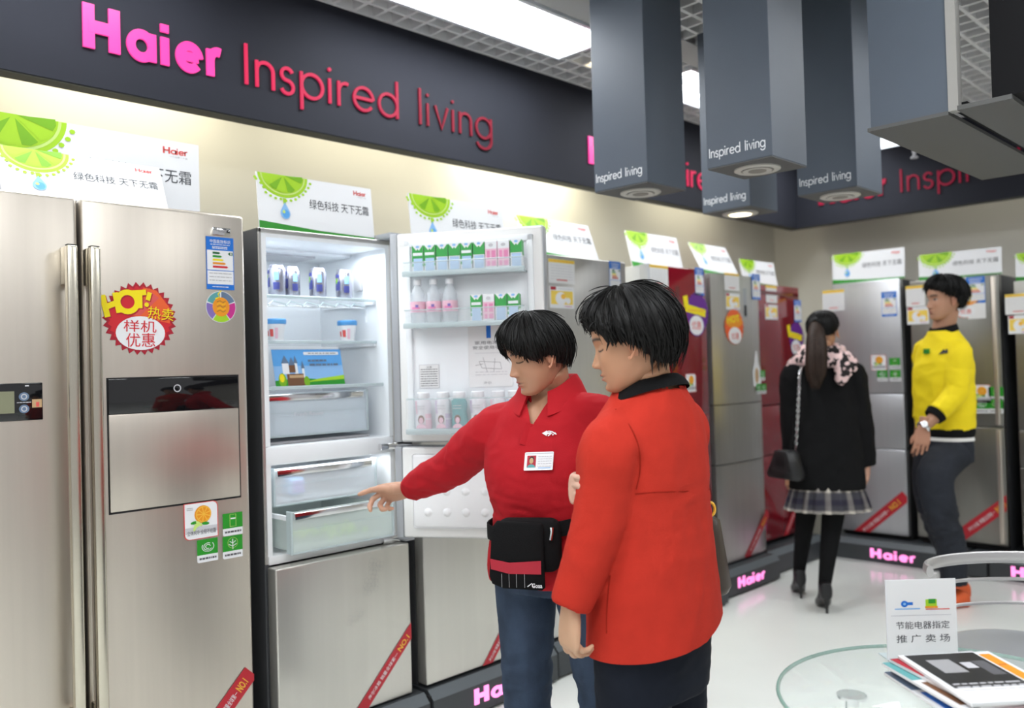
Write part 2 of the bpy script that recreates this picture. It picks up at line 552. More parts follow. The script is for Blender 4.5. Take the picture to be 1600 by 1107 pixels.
# open-cell ceiling: white grid bars below a dark void
LX0, LX1 = -2.83, -2.48                   # row of ceiling lights along the left wall
RX0, RX1 = -0.40, -0.05
R_LAMPS = [(-1.6, -.4), (0.1, 1.3), (1.95, 3.15), (3.85, 4.55), (5.3, 6.0)]
L_LAMPS = [(0.2, 1.4), (1.95, 3.2), (3.85, 4.47)]
mb = MB()
cell = 0.105
x = FX + 0.012
xs = []
while x < 1.5: xs.append(x); x += cell
def blocked(xx, y0, y1, lst, a, b): return a - .02 < xx < b + .02
for xx in xs:
    segs = [(-1.5, FY - .01)]
    lst = ([(-2.0, -.8), (-.3, .9)] if -1.41 < xx < -1.13 else []) + ([(3.1, 4.7)] if -1.13 < xx < -.71 else []) or L_LAMPS if LX0 - .01 < xx < LX1 + .01 else (R_LAMPS if RX0 - .01 < xx < RX1 + .01 else [])
    for (a, b) in lst:
        ns = []
        for (p, q) in segs:
            if b <= p or a >= q: ns.append((p, q)); continue
            if a > p: ns.append((p, a - .02))
            if b < q: ns.append((b + .02, q))
        segs = ns
    for (p, q) in segs: mb.box((xx - .008, p, ZC), (xx + .008, q, ZC + .045), 'ceiling_grid')
y = -1.45
while y < FY - .02:
    segs = [(FX + .005, 1.5)]
    for (lst, a, b) in ((L_LAMPS, LX0, LX1), ([(-2.0, -.8), (-.3, .9)], -1.40, -1.05), ([(3.1, 4.7)], -1.12, -.72), (R_LAMPS, RX0, RX1)):
        if any(p - .01 < y < q + .01 for p, q in lst):
            ns = []
            for (p, q) in segs:
                if p < a < q: ns += [(p, a - .02), (b + .02, q)]
                else: ns.append((p, q))
            segs = ns
    for (p, q) in segs: mb.box((p, y - .008, ZC + .001), (q, y + .008, ZC + .044), 'ceiling_grid')
    y += cell
structure('ceiling', mb, smooth=0)
# strips of flat tile that carry the light fittings, and the dark deck above
mb = MB()
mb.box((LX1 + .03, -1.5, ZC - .004), (LX1 + .20, FY - .01, ZC + .03), 'ceiling_tile')
structure('trim_3', mb)
mb = MB(); mb.box((XA, -1.5, ZC + .22), (1.6, YB, ZC + .26), 'ceiling_void')
structure('trim_4', mb)

def troffer(x0, x1, y0, y1, label, ZC=ZC):
    t = thing('ceiling_light', label, 'ceiling light', ((x0 + x1) / 2, (y0 + y1) / 2, ZC - .01), 0, 'recessed fluorescent ceiling lights')
    mb = MB()
    for (a, b) in (((x0 - .015, y0 - .015), (x1 + .015, y0 + .005)), ((x0 - .015, y1 - .005), (x1 + .015, y1 + .015)),
                   ((x0 - .015, y0), (x0 + .005, y1)), ((x1 - .005, y0), (x1 + .015, y1))):
        mb.box((a[0], a[1], ZC - .01), (b[0], b[1], ZC + .10), 'louver')
    mb.box((x0, y0, ZC + .095), (x1, y1, ZC + .105), 'louver')
    mb.build('frame', t, True)
    n = max(3, int((y1 - y0) / .16)); mb = MB()
    for i in range(1, n):
        yy = y0 + (y1 - y0) * i / n
        mb.box((x0, yy - .003, ZC + .005), (x1, yy + .003, ZC + .05), 'louver')
    mb.box(((x0 + x1) / 2 - .004, y0, ZC + .005), ((x0 + x1) / 2 + .004, y1, ZC + .05), 'louver')
    mb.build('louver', t, True)
    for xx in (x0 * .75 + x1 * .25, x0 * .25 + x1 * .75):
        mb = MB(); mb.tube([(xx, y0 + .03, ZC + .075), (xx, y1 - .03, ZC + .075)], .016, 'tube_on', 10)
        mb.build('tube', t, True)
    mb = MB(); mb.box((x0 + .006, y0 + .006, ZC + .052), (x1 - .006, y1 - .006, ZC + .056), 'tube_on')
    mb.build('diffuser', t, True)
    return t
lab = {(0, 0): 'white ceiling light nearest the left frame edge, above the big steel fridge',
       (0, 1): 'long bright ceiling light beside the left fascia, largest in view',
       (0, 2): 'bright ceiling light seen between the hanging grey columns'}
for i, (a, b) in enumerate(L_LAMPS): troffer(LX0, LX1, a, b, lab[(0, i)])
rl = ['ceiling light behind the viewer on the right', 'ceiling light overhead right of the viewer', 'ceiling light above the table on the right',
      'ceiling light right of the grey columns', 'ceiling light close to the back fascia on the right']
for i, (a, b) in enumerate(R_LAMPS): troffer(RX0, RX1, a, b, rl[i])
troffer(-2.38, -2.10, 5.62, 5.93, 'small bright ceiling light close to the back fascia', 2.84)
troffer(-1.12, -.72, 3.10, 4.70, 'warm louvred ceiling light seen through the gap beside the big hood panel')
t = thing('downlight', 'small round downlight beside the end of the long ceiling light', 'ceiling light', (-2.74, 3.42, ZC))
mb = MB(); mb.lathe([(.0, 0), (.045, 0), (.05, .006), (.05, .04)], 'lamp_on', (-2.74, 3.42, ZC - .006), 20); mb.build('lens', t, True)

FILL_LAMPS = [(-2.0, -.8), (-.3, .9)]  # unseen row, added to light the women and fridges from the front
for i, (a, b) in enumerate(FILL_LAMPS):
    troffer(-1.40, -1.05, a, b, ['ceiling light overhead behind the viewer', 'ceiling light overhead above the viewer'][i])
    area_light('fill_light_middle_%d' % i, (-1.225, (a + b) / 2, ZC - .03), (.34, b - a), 9 * (b - a), (.95, .98, 1.0))
# cove tubes between fascia and wall wash the wall; daylight-white fill from the shop behind the viewer
for i, (yy, e) in enumerate(((1.25, 9), (2.4, 5), (3.55, 15), (5.2, 4))):
    area_light('cove_light_%d' % i, (FX - .20, yy, FZ + .30), (.10, .9), e, (1.0, .93, .72))
area_light('cove_light_b', (-1.6, FY + .22, FZ + .30), (1.6, .10), 1.2, (1.0, .93, .75))
for i, (a, b) in enumerate(L_LAMPS + [(5.2, 6.0)]):
    area_light('light_left_%d' % i, ((LX0 + LX1) / 2, (a + b) / 2, ZC - .03), (.34, b - a), (13 if i == 0 else 19) * (b - a), (.95, .98, 1.0))
for i, (a, b) in enumerate(R_LAMPS):
    area_light('light_right_%d' % i, ((RX0 + RX1) / 2, (a + b) / 2, ZC - .03), (.34, b - a), 22 * (b - a), (.95, .98, 1.0))

# ------------------------------------------------------------------ fascia lettering
pH, tH = letter_polys('Haier', 0.225, 0.30)
pI, tI = letter_polys('Inspired living', 0.082, 0.18)
def fascia_sign(o, u, keysH, keysI, labH, labI):
    o = Vector(o); u = Vector(u)
    t = thing('illuminated_lettering', labH, 'sign', o, 0, None)
    mb = MB(); raised_letters(mb, pH, tH, o, u, (0, 0, 1), .485, .152, .008, keysH); mb.build('logo_letters', t, True, smooth=0)
    o2 = o + u * .59
    t = thing('illuminated_lettering', labI, 'sign', o2, 0, None)
    for a, b in ((0, 8), (8, 14)):
        mb = MB(); raised_letters(mb, pI[a:b], tI, o2, u, (0, 0, 1), 1.31, .158, .008, keysI[a:b]); mb.build('slogan_word', t, True, smooth=0)
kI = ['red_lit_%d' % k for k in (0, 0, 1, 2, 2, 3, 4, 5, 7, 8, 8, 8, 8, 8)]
fascia_sign((FX + .001, 1.03, 2.53), (0, 1, 0), ['pink_lit'], kI,
            'glowing bold pink company logo letters high on the dark left fascia', 'thin pink to dark red slogan letters following the bold logo on the left fascia')
fascia_sign((FX + .001, 3.68, 2.53), (0, 1, 0), ['pink_lit'], ['red_lit_0'] * 14,
            'second bold pink logo on the left fascia, mostly behind the hanging grey column', 'second pink slogan on the left fascia, seen between the hanging grey columns')
fascia_sign((-2.86, FY - .001, 2.545), (1, 0, 0), ['red_lit_5'], ['red_lit_6'] * 14,
            'dim red logo letters on the back wall fascia behind the hanging columns', 'dim red thin slogan on the back wall fascia under the big hood panel')

# ------------------------------------------------------------------ hanging columns with spotlights
def column(x0, y0, z0, w, label, lit=False, order=''):
    t = thing('hanging_column', label, 'column', (x0 + w / 2, y0 + w / 2, z0), 0, 'square grey spotlight columns hanging from the ceiling')
    mb = MB().box((x0, y0, z0 + .004), (x0 + w, y0 + w, 3.12), 'pillar', .002, 1)
    mb.build('shaft', t, True)
    MB().box((x0 + .002, y0 + .002, z0), (x0 + w - .002, y0 + w - .002, z0 + .004), 'pillar_bottom').build('bottom_plate', t, True)
    cx, cy = x0 + w / 2, y0 + w / 2
    mb = MB()
    mb.lathe([(.082, 0), (.082, -.006), (.074, -.010), (.058, -.008), (.055, .0)], 'lamp_ring', (cx, cy, z0 + .001), 32)
    ob = mb.build('spotlight', t, True)
    mb = MB()
    if lit: mb.lathe([(.0, 0), (.05, 0), (.05, .002)], 'lamp_on', (cx, cy, z0 - .009), 24)
    else:
        mb.lathe([(.0, 0), (.052, 0), (.052, .002)], 'lamp_ring', (cx, cy, z0 - .009), 24)
        mb.lathe([(.0, 0), (.032, 0), (.032, .002)], 'lamp_dark', (cx, cy, z0 - .0105), 24)
    mb.build('bulb', ob, True)
    mb = MB(); p, tot = letter_polys('Inspired living', 0.125, 0.16)
    raised_letters(mb, p, tot, (x0 + .012, y0 - .0005, z0 + .040), (1, 0, 0), (0, 0, 1), w * .86, .034, .001, ['white_letter'])
    mb.build('slogan_letters', t, True, smooth=0)
    return t
column(-2.205, 2.69, 2.10, .262, 'hanging grey column at the left, in front of the left fascia')
column(-1.685, 2.70, 2.10, .256, 'hanging grey column in the middle, nearest and lowest in the picture of its row')
column(-1.715, 3.45, 2.10, .256, 'dark blue hanging grey column just left of the large hood panel')
column(-2.205, 3.48, 2.10, .250, 'hanging grey column with the lit yellow spotlight, half hidden behind the middle one', lit=True)
# the wide unit at the right: front panel, underside plates and a slot between them
t = thing('hanging_hood', 'large grey hood panel unit hanging at the upper right', 'hood', (-.95, 3.1, 2.1))
mb = MB(); mb.box((-1.065, 2.635, 2.104), (-.842, 2.665, 3.15), 'pillar'); mb.build('front_panel', t, True)
mb = MB(); mb.box((-.842, 2.632, 2.104), (-.815, 2.668, 3.15), 'pillar_edge'); mb.build('edge_strip', t, True)
mb = MB(); mb.box((-1.075, 2.632, 2.095), (-.842, 3.72, 2.106), 'pillar_bottom'); mb.build('bottom_plate', t, True)
mb = MB(); mb.box((-.842, 2.66, 2.115), (-.80, 3.70, 2.13), 'black_panel'); mb.build('slot', t, True)
t = thing('hanging_hood', 'dark hood unit at the upper right corner, beside the grey hood panel', 'hood', (-.7, 3.1, 2.1))
mb = MB(); mb.box((-.81, 2.605, 2.095), (-.672, 3.45, 2.108), 'pillar_bottom'); mb.build('bottom_plate', t, True)
mb = MB(); mb.box((-.722, 2.612, 2.108), (-.30, 3.45, 3.15), 'black_panel'); mb.build('housing', t, True)
# sprinkler under the ceiling
t = thing('sprinkler', 'small pale sprinkler head in front of the back fascia', 'sprinkler', (-2.0, 5.6, 2.62))
mb = MB(); mb.tube([(-2.0, 5.6, 2.72), (-2.0, 5.6, 3.0)], .011, 'pale_grey', 8)
mb.build('pipe', t, True)
mb = MB(); mb.lathe([(.004, -.07), (.022, -.068), (.022, -.06), (.008, -.05), (.014, -.02), (.014, 0)], 'pale_grey', (-2.0, 5.6, 2.72), 12); mb.build('head', t, True)

# ================================================================== PLINTHS
def plinth(o, u, length, depth, label, logo=None, strip=False, wide=.30):
    "u = direction along the wall; outward side is u rotated -90 deg about z"
    o = Vector(o); u = Vector(u).normalized()
    rz = math.atan2(u.y, u.x)
    t = thing('display_plinth', label, 'plinth', o, rz, 'dark grey display plinths under the fridges')
    # local: x along, y inward, z up, front at y=0
    g = .006
    prof = [(0.0, .012), (0.0, .122), (.035, .156), (depth, .156), (depth, .012)]
    mb = MB(); mb.prism(prof, 0, g, length - g, 'plinth')
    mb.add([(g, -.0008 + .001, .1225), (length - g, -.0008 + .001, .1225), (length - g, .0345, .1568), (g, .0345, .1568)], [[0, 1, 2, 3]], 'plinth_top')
    mb.build('body', t, smooth=0)
    mb = MB(); mb.box((0, .03, .0), (length, depth, .02), 'gap_black'); mb.box((-g, .012, .01), (g, depth, .14), 'gap_black')
    mb.build('foot', t)
    if strip:
        MB().box((.05, -.006, .003), (length - .05, .002, .016), 'chrome').build('kick_strip', t)
    if logo is not None:
        mb = MB(); raised_letters(mb, pH, tH, (logo, -.0005, .046), (1, 0, 0), (0, 0, 1), wide, .062, .004, ['pink_lit_bright'])
        mb.build('logo_letters', t, smooth=0)
    return t
pl = [(-2.60, .40, 1.03, 'under the big side-by-side fridge', None), (-2.60, 1.45, .645, 'under the open fridge', None),
      (-2.605, 2.105, .725, 'with a glowing pink logo beside the jeans of the pointing woman', .22), (-2.62, 2.84, .96, 'behind the legs of the woman in the long coat', None),
      (-2.68, 3.81, .57, 'behind the orange coat', None), (-2.735, 4.39, .71, 'with a small pink logo under the slim steel fridge', .19),
      (-2.80, 5.11, .76, 'under the last red fridge in the corner', None)]
for (x, y, L, lb, lg) in pl:
    plinth((x, y, 0), (0, 1, 0), L, .55, 'dark grey plinth ' + lb, lg, wide=.31)
pb = [(-2.80, .93, 'under the pale fridge with a bright pink logo and steel kick strip', .335, True), (-1.86, .12, 'narrow joint beside the jeans of the man', None, False),
      (-1.735, 1.2, 'at the right frame edge behind the metal chair', .13, True), (-.53, 1.0, 'beyond the right frame edge', None, False)]
for (x, L, lb, lg, st) in pb:
    plinth((x, 5.85, 0), (1, 0, 0), L, .55, 'dark grey plinth ' + lb, lg, st, .29)

# ================================================================== PRINTED STICKERS
def burst(f, cx, cy, r0, r1, n, key, layer):
    pts = []
    for i in range(2 * n):
        a = pi * i / n; r = r1 if i % 2 == 0 else r0
        pts.append((cx + r * cos(a), cy + r * sin(a)))
    return f.poly(pts, key, layer)

def art_energy(w, h):
    f = Flat()
    f.rect(0, 0, w, h, 'blue', 1)
    f.rect(.03 * w, .37 * h, .97 * w, .745 * h, 'white', 2); f.rect(.03 * w, .10 * h, .97 * w, .355 * h, 'white', 2)
    f.text('中国能效标识', .14 * w, .88 * h, .74 * w, .07 * h, 'white', 2, .012)
    f.lines(.16 * w, .84 * h, .86 * w, .87 * h, 1, 'white', .012 * h, 2, 3)
    f.lines(.22 * w, .77 * h, .78 * w, .825 * h, 2, 'white', .016 * h, 2, 4)
    for i, (k, L) in enumerate((('dark_green', .22), ('green', .28), ('yellow', .34), ('orange', .42), ('red', .50))):
        y = .695 * h - i * .066 * h
        f.poly([(.23 * w, y - .02 * h), (.23 * w + L * w, y - .02 * h), (.23 * w + L * w + .06 * w, y), (.23 * w + L * w, y + .02 * h), (.23 * w, y + .02 * h)], k, 3)
    f.poly([(.78 * w, .69 * h), (.84 * w, .72 * h), (.95 * w, .72 * h), (.95 * w, .66 * h), (.84 * w, .66 * h)], 'dark_green', 3)
    f.text('1', .87 * w, .667 * h, .04 * w, .045 * h, 'white', 4, .02)
    f.lines(.1 * w, .14 * h, .9 * w, .34 * h, 3, 'mid_grey', .012 * h, 3, 5)
    f.lines(.2 * w, .045 * h, .78 * w, .06 * h, 1, 'white', .014 * h, 2, 6)
    return f

def art_hot(r):
    f = Flat()
    burst(f, 0, 0, r * .88, r, 30, 'dark_red', 1)
    burst(f, 0, .02 * r, r * .8, r * .88, 30, 'red', 2)
    f.poly([(-.30 * r, .10 * r), (.1 * r, .85 * r), (.45 * r, .78 * r), (.86 * r, .25 * r), (.80 * r, -.12 * r)], 'orange_red', 3)
    f.poly([(-.28 * r, .10 * r), (.30 * r, .74 * r), (.52 * r, .58 * r), (.0, .08 * r)], 'red_soft', 4)
    f.ell(.0, -.40 * r, .66 * r, .46 * r, 'white', 5)
    # hand-lettered HOT!
    def Hs(key, dx, dy, w, L):
        f.stroke([(-.99 * r + dx, .60 * r + dy), (-.86 * r + dx, .02 * r + dy)], w, key, L)
        f.stroke([(-.66 * r + dx, .68 * r + dy), (-.56 * r + dx, .14 * r + dy)], w, key, L)
        f.stroke([(-.92 * r + dx, .28 * r + dy), (-.60 * r + dx, .42 * r + dy)], w, key, L)
        f.ring(-.34 * r + dx, .44 * r + dy, .26 * r - w / 2, .26 * r + w / 2, key, L)
        f.stroke([(-.22 * r + dx, .68 * r + dy), (.16 * r + dx, .72 * r + dy)], w, key, L)
        f.stroke([(-.02 * r + dx, .72 * r + dy), (-.02 * r + dx, .28 * r + dy)], w, key, L)
        f.stroke([(.26 * r + dx, .72 * r + dy), (.20 * r + dx, .50 * r + dy)], w * .8, key, L)
        f.ell(.17 * r + dx, .38 * r + dy, w * .42, w * .42, key, L, 14)
    Hs('dark_red', .02 * r, -.03 * r, .165 * r, 6); Hs('yellow', 0, 0, .15 * r, 7)
    f.text('热卖', .20 * r, -.02 * r, .72 * r, .34 * r, 'dark_red', 6, .022, -.10)
    f.text('热卖', .18 * r, .01 * r, .72 * r, .34 * r, 'yellow', 7, .018, -.10)
    f.text('样机', -.46 * r, -.36 * r, .88 * r, .32 * r, 'red', 7, .012, -.03)
    f.text('优惠', -.40 * r, -.78 * r, .78 * r, .38 * r, 'red', 7, .012, 0)
    return f

def art_round(r):
    f = Flat()
    f.ell(0, 0, r, r, 'white', 1)
    for i, k in enumerate(('magenta', 'teal', 'slate', 'violet', 'lime', 'magenta')[:6]):
        pass
    for (a0, a1, k) in ((-52, 18, 'magenta'), (22, 88, 'slate'), (94, 160, 'teal'), (165, 232, 'violet'), (236, 304, 'lime')):
        f.ring(0, 0, .56 * r, .96 * r, k, 2, a0, a1, 10)
    f.ell(0, 0, .56 * r, .60 * r, 'orange', 3)
    for i in range(5):
        y = -.3 * r + i * .15 * r
        f.stroke([(-.28 * r, y), (-.08 * r, y + .09 * r), (.12 * r, y - .02 * r), (.30 * r, y + .08 * r)], .03 * r, ('dark_green', 'yellow')[i % 2], 4)
    f.stroke([(.02 * r, 1.02 * r), (-.2 * r, .8 * r), (-.1 * r, .62 * r), (-.38 * r, .5 * r)], .07 * r, 'yellow', 5)
    return f

def art_orange(s):
    f = Flat()
    f.rrect(-.03 * s, -.06 * s, 1.03 * s, 1.02 * s, .16 * s, 'red_soft', 1, (1, 0, 1, 0))
    f.rrect(0, -.04 * s, s, s, .15 * s, 'white', 2, (1, 0, 1, 0))
    f.rect(.0, .12 * s, s, .30 * s, 'pale_grey', 3)
    f.ell(.55 * s, .66 * s, .26 * s, .26 * s, 'orange', 4); f.ell(.57 * s, .66 * s, .235 * s, .235 * s, 'orange_pale', 5)
    for i in range(9):
        a = 2 * pi * i / 9
        f.poly([(.57 * s + .03 * s * cos(a), .66 * s + .03 * s * sin(a)), (.57 * s + .21 * s * cos(a - .26), .66 * s + .21 * s * sin(a - .26)), (.57 * s + .21 * s * cos(a + .26), .66 * s + .21 * s * sin(a + .26))], 'orange', 6)
    for (cx, cy, ro, k) in ((.28, .44, .1, 'green'), (.62, .38, -.1, 'green'), (.36, .34, .6, 'lime_pale'), (.42, .40, -.7, 'lime_pale'), (.30, .30, 1.2, 'lime_pale')):
        f.ell(cx * s, cy * s, .12 * s, .045 * s, k, 7, 16, ro)
    f.lines(.06 * s, .80 * s, .25 * s, .90 * s, 2, 'mid_grey', .02 * s, 4, 8)
    f.text('立体风冷 全程不结霜', .06 * s, .07 * s, .88 * s, .14 * s, 'grey_text', 5, .01)
    return f

def art_tile(s, kind):
    f = Flat()
    f.rrect(0, 0, s, s * 1.05, .10 * s, 'white', 1, (0, 0, 1, 0))
    f.rect(.0, .34 * s, s, 1.05 * s, 'green', 2)
    if kind == 0:
        f.stroke([(.36 * s, .42 * s), (.36 * s, .98 * s), (.66 * s, .98 * s), (.66 * s, .42 * s), (.36 * s, .42 * s)], .02 * s, 'lime_pale', 3)
        f.rect(.40 * s, .76 * s, .64 * s, .82 * s, 'white', 3)
    elif kind == 1:
        for (rr, a0, a1) in ((.10, 0, 300), (.19, 60, 330), (.27, 150, 400)):
            f.ring(.52 * s, .70 * s, rr * s, (rr + .03) * s, 'white', 3, a0, a1, 16, .8)
    else:
        f.stroke([(.5 * s, .42 * s), (.5 * s, .9 * s)], .035 * s, 'white', 3)
        for (dx, y0) in ((-.2, .66), (.2, .66), (-.15, .80), (.15, .80)):
            f.stroke([(.5 * s, (y0 - .1) * s), (.5 * s + dx * s, y0 * s)], .03 * s, 'white', 3)
        f.ring(.5 * s, .72 * s, .24 * s, .255 * s, 'lime_pale', 3)
    f.lines(.1 * s, .10 * s, .92 * s, .24 * s, 1, 'grey_text', .09 * s, 3, 11 + kind)
    return f

def art_card(w, h, seed=1):
    f = Flat()
    f.rect(0, 0, w, h, 'paper', 1); f.rect(0, .86 * h, w, h, 'card_yellow', 2)
    f.lines(.06 * w, .89 * h, .94 * w, .96 * h, 1, 'gold', .05 * h, 3, seed)
    f.lines(.08 * w, .12 * h, .92 * w, .80 * h, 6, 'pale_grey', .018 * h, 2, seed + 1)
    f.lines(.3 * w, .10 * h, .7 * w, .18 * h, 1, 'red_soft', .05 * h, 3, seed + 2)
    return f

def art_promo(w, h, seed=1):
    f = Flat()
    f.rect(0, 0, w, h, 'white', 1); f.rect(.05 * w, .18 * h, .95 * w, .80 * h, 'card_yellow', 2)
    f.rect(.04 * w, .84 * h, .26 * w, .98 * h, 'dark_red', 2)
    f.ell(.45 * w, .45 * h, .22 * w, .30 * h, 'white', 3); f.ell(.55 * w, .55 * h, .10 * w, .12 * h, 'orange_pale', 4)
    f.ell(.75 * w, .35 * h, .10 * w, .14 * h, 'white', 3)
    f.lines(.34 * w, .86 * h, .94 * w, .94 * h, 1, 'pale_grey', .03 * h, 2, seed); f.lines(.6 * w, .06 * h, .9 * w, .12 * h, 1, 'magenta', .03 * h, 2, seed)
    return f

def art_purple(r, base='purple', band='yellow', ring='white'):
    f = Flat()
    burst(f, .18 * r, .02 * r, r * .86, r * .95, 24, base, 1)
    f.stroke([(-.80 * r, .75 * r), (-.70 * r, .25 * r)],   .36 * r, band, 3)
    f.stroke([(-.80 * r, .22 * r), (.85 * r, -.02 * r)], .36 * r, band, 3)
    f.lines(-.6 * r, .0, .7 * r, .2 * r, 1, 'gold', .08 * r, 4, 5)
    f.ell(.08 * r, -.58 * r, .64 * r, .50 * r, base, 4); f.ell(.06 * r, -.58 * r, .58 * r, .45 * r, ring, 5)
    f.text('优惠', -.34 * r, -.78 * r, .78 * r, .40 * r, 'red_soft', 6, .01)
    return f

def art_burst_red(r):
    f = Flat()
    burst(f, 0, 0, r * .92, r, 22, 'orange_red', 1)
    f.ell(0, .28 * r, .85 * r, .34 * r, 'orange', 2); f.text('HOT', -.72 * r, .16 * r, 1.3 * r, .40 * r, 'yellow', 3, .03, .1)
    f.ell(.04 * r, -.48 * r, .66 * r, .46 * r, 'white', 4); f.text('优惠', -.36 * r, -.68 * r, .80 * r, .36 * r, 'red_soft', 5, .01)
    return f

def art_ribbon(L, w):
    "diagonal corner ribbon along +x"
    f = Flat()
    f.rect(0, -w / 2, L, w / 2, 'ribbon_red', 1)
    f.text('海尔冰箱 销量全球第一', .17 * L, -.20 * w, .50 * L, .36 * w, 'white', 2, .02)
    f.text('NO.1', .70 * L, -.26 * w, .17 * L, .50 * w, 'gold', 2, .025)
    return f
# ================================================================== FRIDGES
def xf(mb, Mx):
    mb.v = [Mx @ p for p in mb.v]; return mb

def sticker(parent, name, art, u, z, tilt=0.0, y=-.0012, label=None, thick=True):
    mb = MB()
    ca, sa = cos(tilt), sin(tilt)
    art.to(mb, (u, y, z), (ca, 0, sa), (-sa, 0, ca))
    o = mb.build(name, parent, smooth=0)
    if label: o['label'] = label
    return o

class Fr:
    "a fridge; local frame: x along the front, y inward, z up, closed door fronts at y=0"
    def __init__(s, label, wall, X, o, w, z0, z1, depth=.60, cab='cabinet_grey'):
        s.wall, s.X, s.o, s.w, s.z0, s.z1 = wall, X, o, w, z0, z1
        loc = (X, o, .157) if wall == 'A' else (o, X, .157)
        s.t = thing('refrigerator', label, 'refrigerator', loc, pi / 2 if wall == 'A' else 0.0, None)
        s.dz = .157
        if depth:
            mb = MB().box((.004, .062, 0), (w - .004, depth, z1 - s.dz - .004), cab, .004, 2)
            mb.box((.006, .045, .01), (w - .006, .065, z1 - s.dz - .012), 'gap_black')
            mb.build('cabinet', s.t)
        s.doors = []
    def px(s, x, y):
        p = at(x, y, 0 if s.wall == 'A' else 1, s.X)
        return ((p.y if s.wall == 'A' else p.x) - s.o, p.z - s.dz)
    def door(s, z0, z1, m, x0=0.0, x1=None, bevel=.006, name='door', curve=0.0):
        x1 = s.w if x1 is None else x1
        mb = MB()
        if curve:
            n = 14; rows = []
            poly = []
            for i in range(n + 1):
                t = i / n; poly.append((x0 + (x1 - x0) * t, curve * (abs(2 * t - 1) ** 4)))
            poly += [(x1, .058), (x0, .058)]
            mb.prism(poly, 2, z0 - s.dz + .003, z1 - s.dz - .003, m)
        else:
            mb.box((x0 + .001, 0, z0 - s.dz + .003), (x1 - .001, .058, z1 - s.dz - .003), m, bevel, 3)
        d = mb.build(name, s.t); s.doors.append(d); return d

def put(fr, door, name, artf, tl, br, tilt=0.0, label=None):
    "printed rectangle with top-left / bottom-right pixels"
    u0, z1 = fr.px(*tl); u1, z0 = fr.px(*br)
    return sticker(door, name, artf(u1 - u0, z1 - z0), u0, z0, tilt, label=label)

def put_r(fr, door, name, art, c, label=None, tilt=0.0):
    u, z = fr.px(*c); return sticker(door, name, art, u, z, tilt, label=label)

def ribbon(fr, door, p0, p1, w, name='corner_ribbon', art=None):
    "diagonal ribbon from the lower pixel p0 to the upper pixel p1, clipped by the door edge"
    u0, z0 = fr.px(*p0); u1, z1 = fr.px(*p1)
    L = math.hypot(u1 - u0, z1 - z0); a = math.atan2(z1 - z0, u1 - u0)
    zs = [v.co.z for v in door.data.vertices]; xs = [v.co.x for v in door.data.vertices]
    art = art_ribbon(L, w).clip(min(xs) + .001, min(zs) + .001, max(xs) - .001, max(zs), a, u0, z0)
    return sticker(door, name, art, 0, 0, 0, label='red diagonal ribbon with white and gold lettering')

# ---------------------------------------------------------------- side-by-side
f1 = Fr('large beige steel side-by-side fridge with two long bar handles, nearest at the left', 'A', -2.65, .44, .95, .16, 1.938, .66)
dl = f1.door(.17, 1.938, 'steel_warm', 0, .427, .012)
dr = f1.door(.17, 1.938, 'steel_warm', .435, .95, .012)
def bar_handle(door, xc, side):
    o = MB()
    zt, zb = 1.785 - f1.dz, .36 - f1.dz
    o.box((xc - .0150, -.066, zb), (xc + .0150, -.036, zt), 'handle', .007, 3)
    h = o.build('handle', door)
    mb = MB(); mb.box((xc - .012, -.062, zt), (xc + .012, -.040, zt + .002), 'black'); mb.box((xc - .004, -.056, zt + .0015), (xc + .006, -.046, zt + .003), 'pale_grey')
    mb.box((xc - .014, -.040, zt - .11), (xc + .014, .002, zt - .002), 'handle', .004, 2)
    mb.box((xc - .014, -.040, zb + .002), (xc + .014, .002, zb + .11), 'handle', .004, 2)
    mb.build('handle_mount', door)
bar_handle(dl, at(114.5, 600, 0, -2.60).y - f1.o, -1)
bar_handle(dr, at(150.5, 600, 0, -2.60).y - f1.o, 1)
# dispenser on the left door
u1, zt = f1.px(66, 598); u0 = u1 - .19; zb = f1.px(66, 656)[1]
mb = MB(); mb.box((u0, -.003, zb), (u1, .002, zt), 'black_gloss', .002, 2); dp_ = mb.build('control_panel', dl)
mb = MB(); f = Flat()
f.rect(u0 + .03, zb + .022, u1 - .072, zt - .022, 'lcd', 1)
for k in (0, 1): f.ell(u1 - .048, zt - .038 - k * .034, .013, .012, 'slate', 1); f.ring(u1 - .048, zt - .038 - k * .034, .005, .008, 'pale_grey', 2)
f.rect(u1 - .028, zb + .035, u1 - .003, zb + .058, 'tan', 1); f.rect(u1 - .018, zb + .037, u1 - .010, zb + .050, 'red_soft', 2)
f.rect(u1 - .045, zt - .010, u1 - .035, zt - .006, 'pale_grey', 1)
f.lines(u1 - .066, zt - .058, u1 - .03, zt - .050, 1, 'pale_grey', .002, 1, 5)
f.to(mb, (0, -.0035, 0), (1, 0, 0), (0, 0, 1)); mb.build('display', dp_, smooth=0)
# home-bar flap on the right door
a0, zt = f1.px(168, 593); a1, zb = f1.px(375, 775); zm = f1.px(270, 643)[1]
mb = MB()
mb.box((a0 - .004, -.0005, zb - .006), (a1 + .004, .01, zt + .004), 'gap_black')
mb.build('flap_gap', dr)
mb = MB(); mb.box((a0, -.004, zb), (a1, .012, zm - .0005), 'steel_warm', .003, 2); fl = mb.build('home_bar_flap', dr)
mb = MB(); mb.box((a0, -.0045, zm + .0005), (a1, .012, zt), 'black_gloss', .002, 2); mb.build('flap_trim', dr)
mb = MB(); f = Flat(); u, z = f1.px(276, 607); f.ring(u, z, .009, .012, 'pale_grey', 1); f.to(mb, (0, -.005, 0), (1, 0, 0), (0, 0, 1)); mb.build('lock_ring', dr, smooth=0)
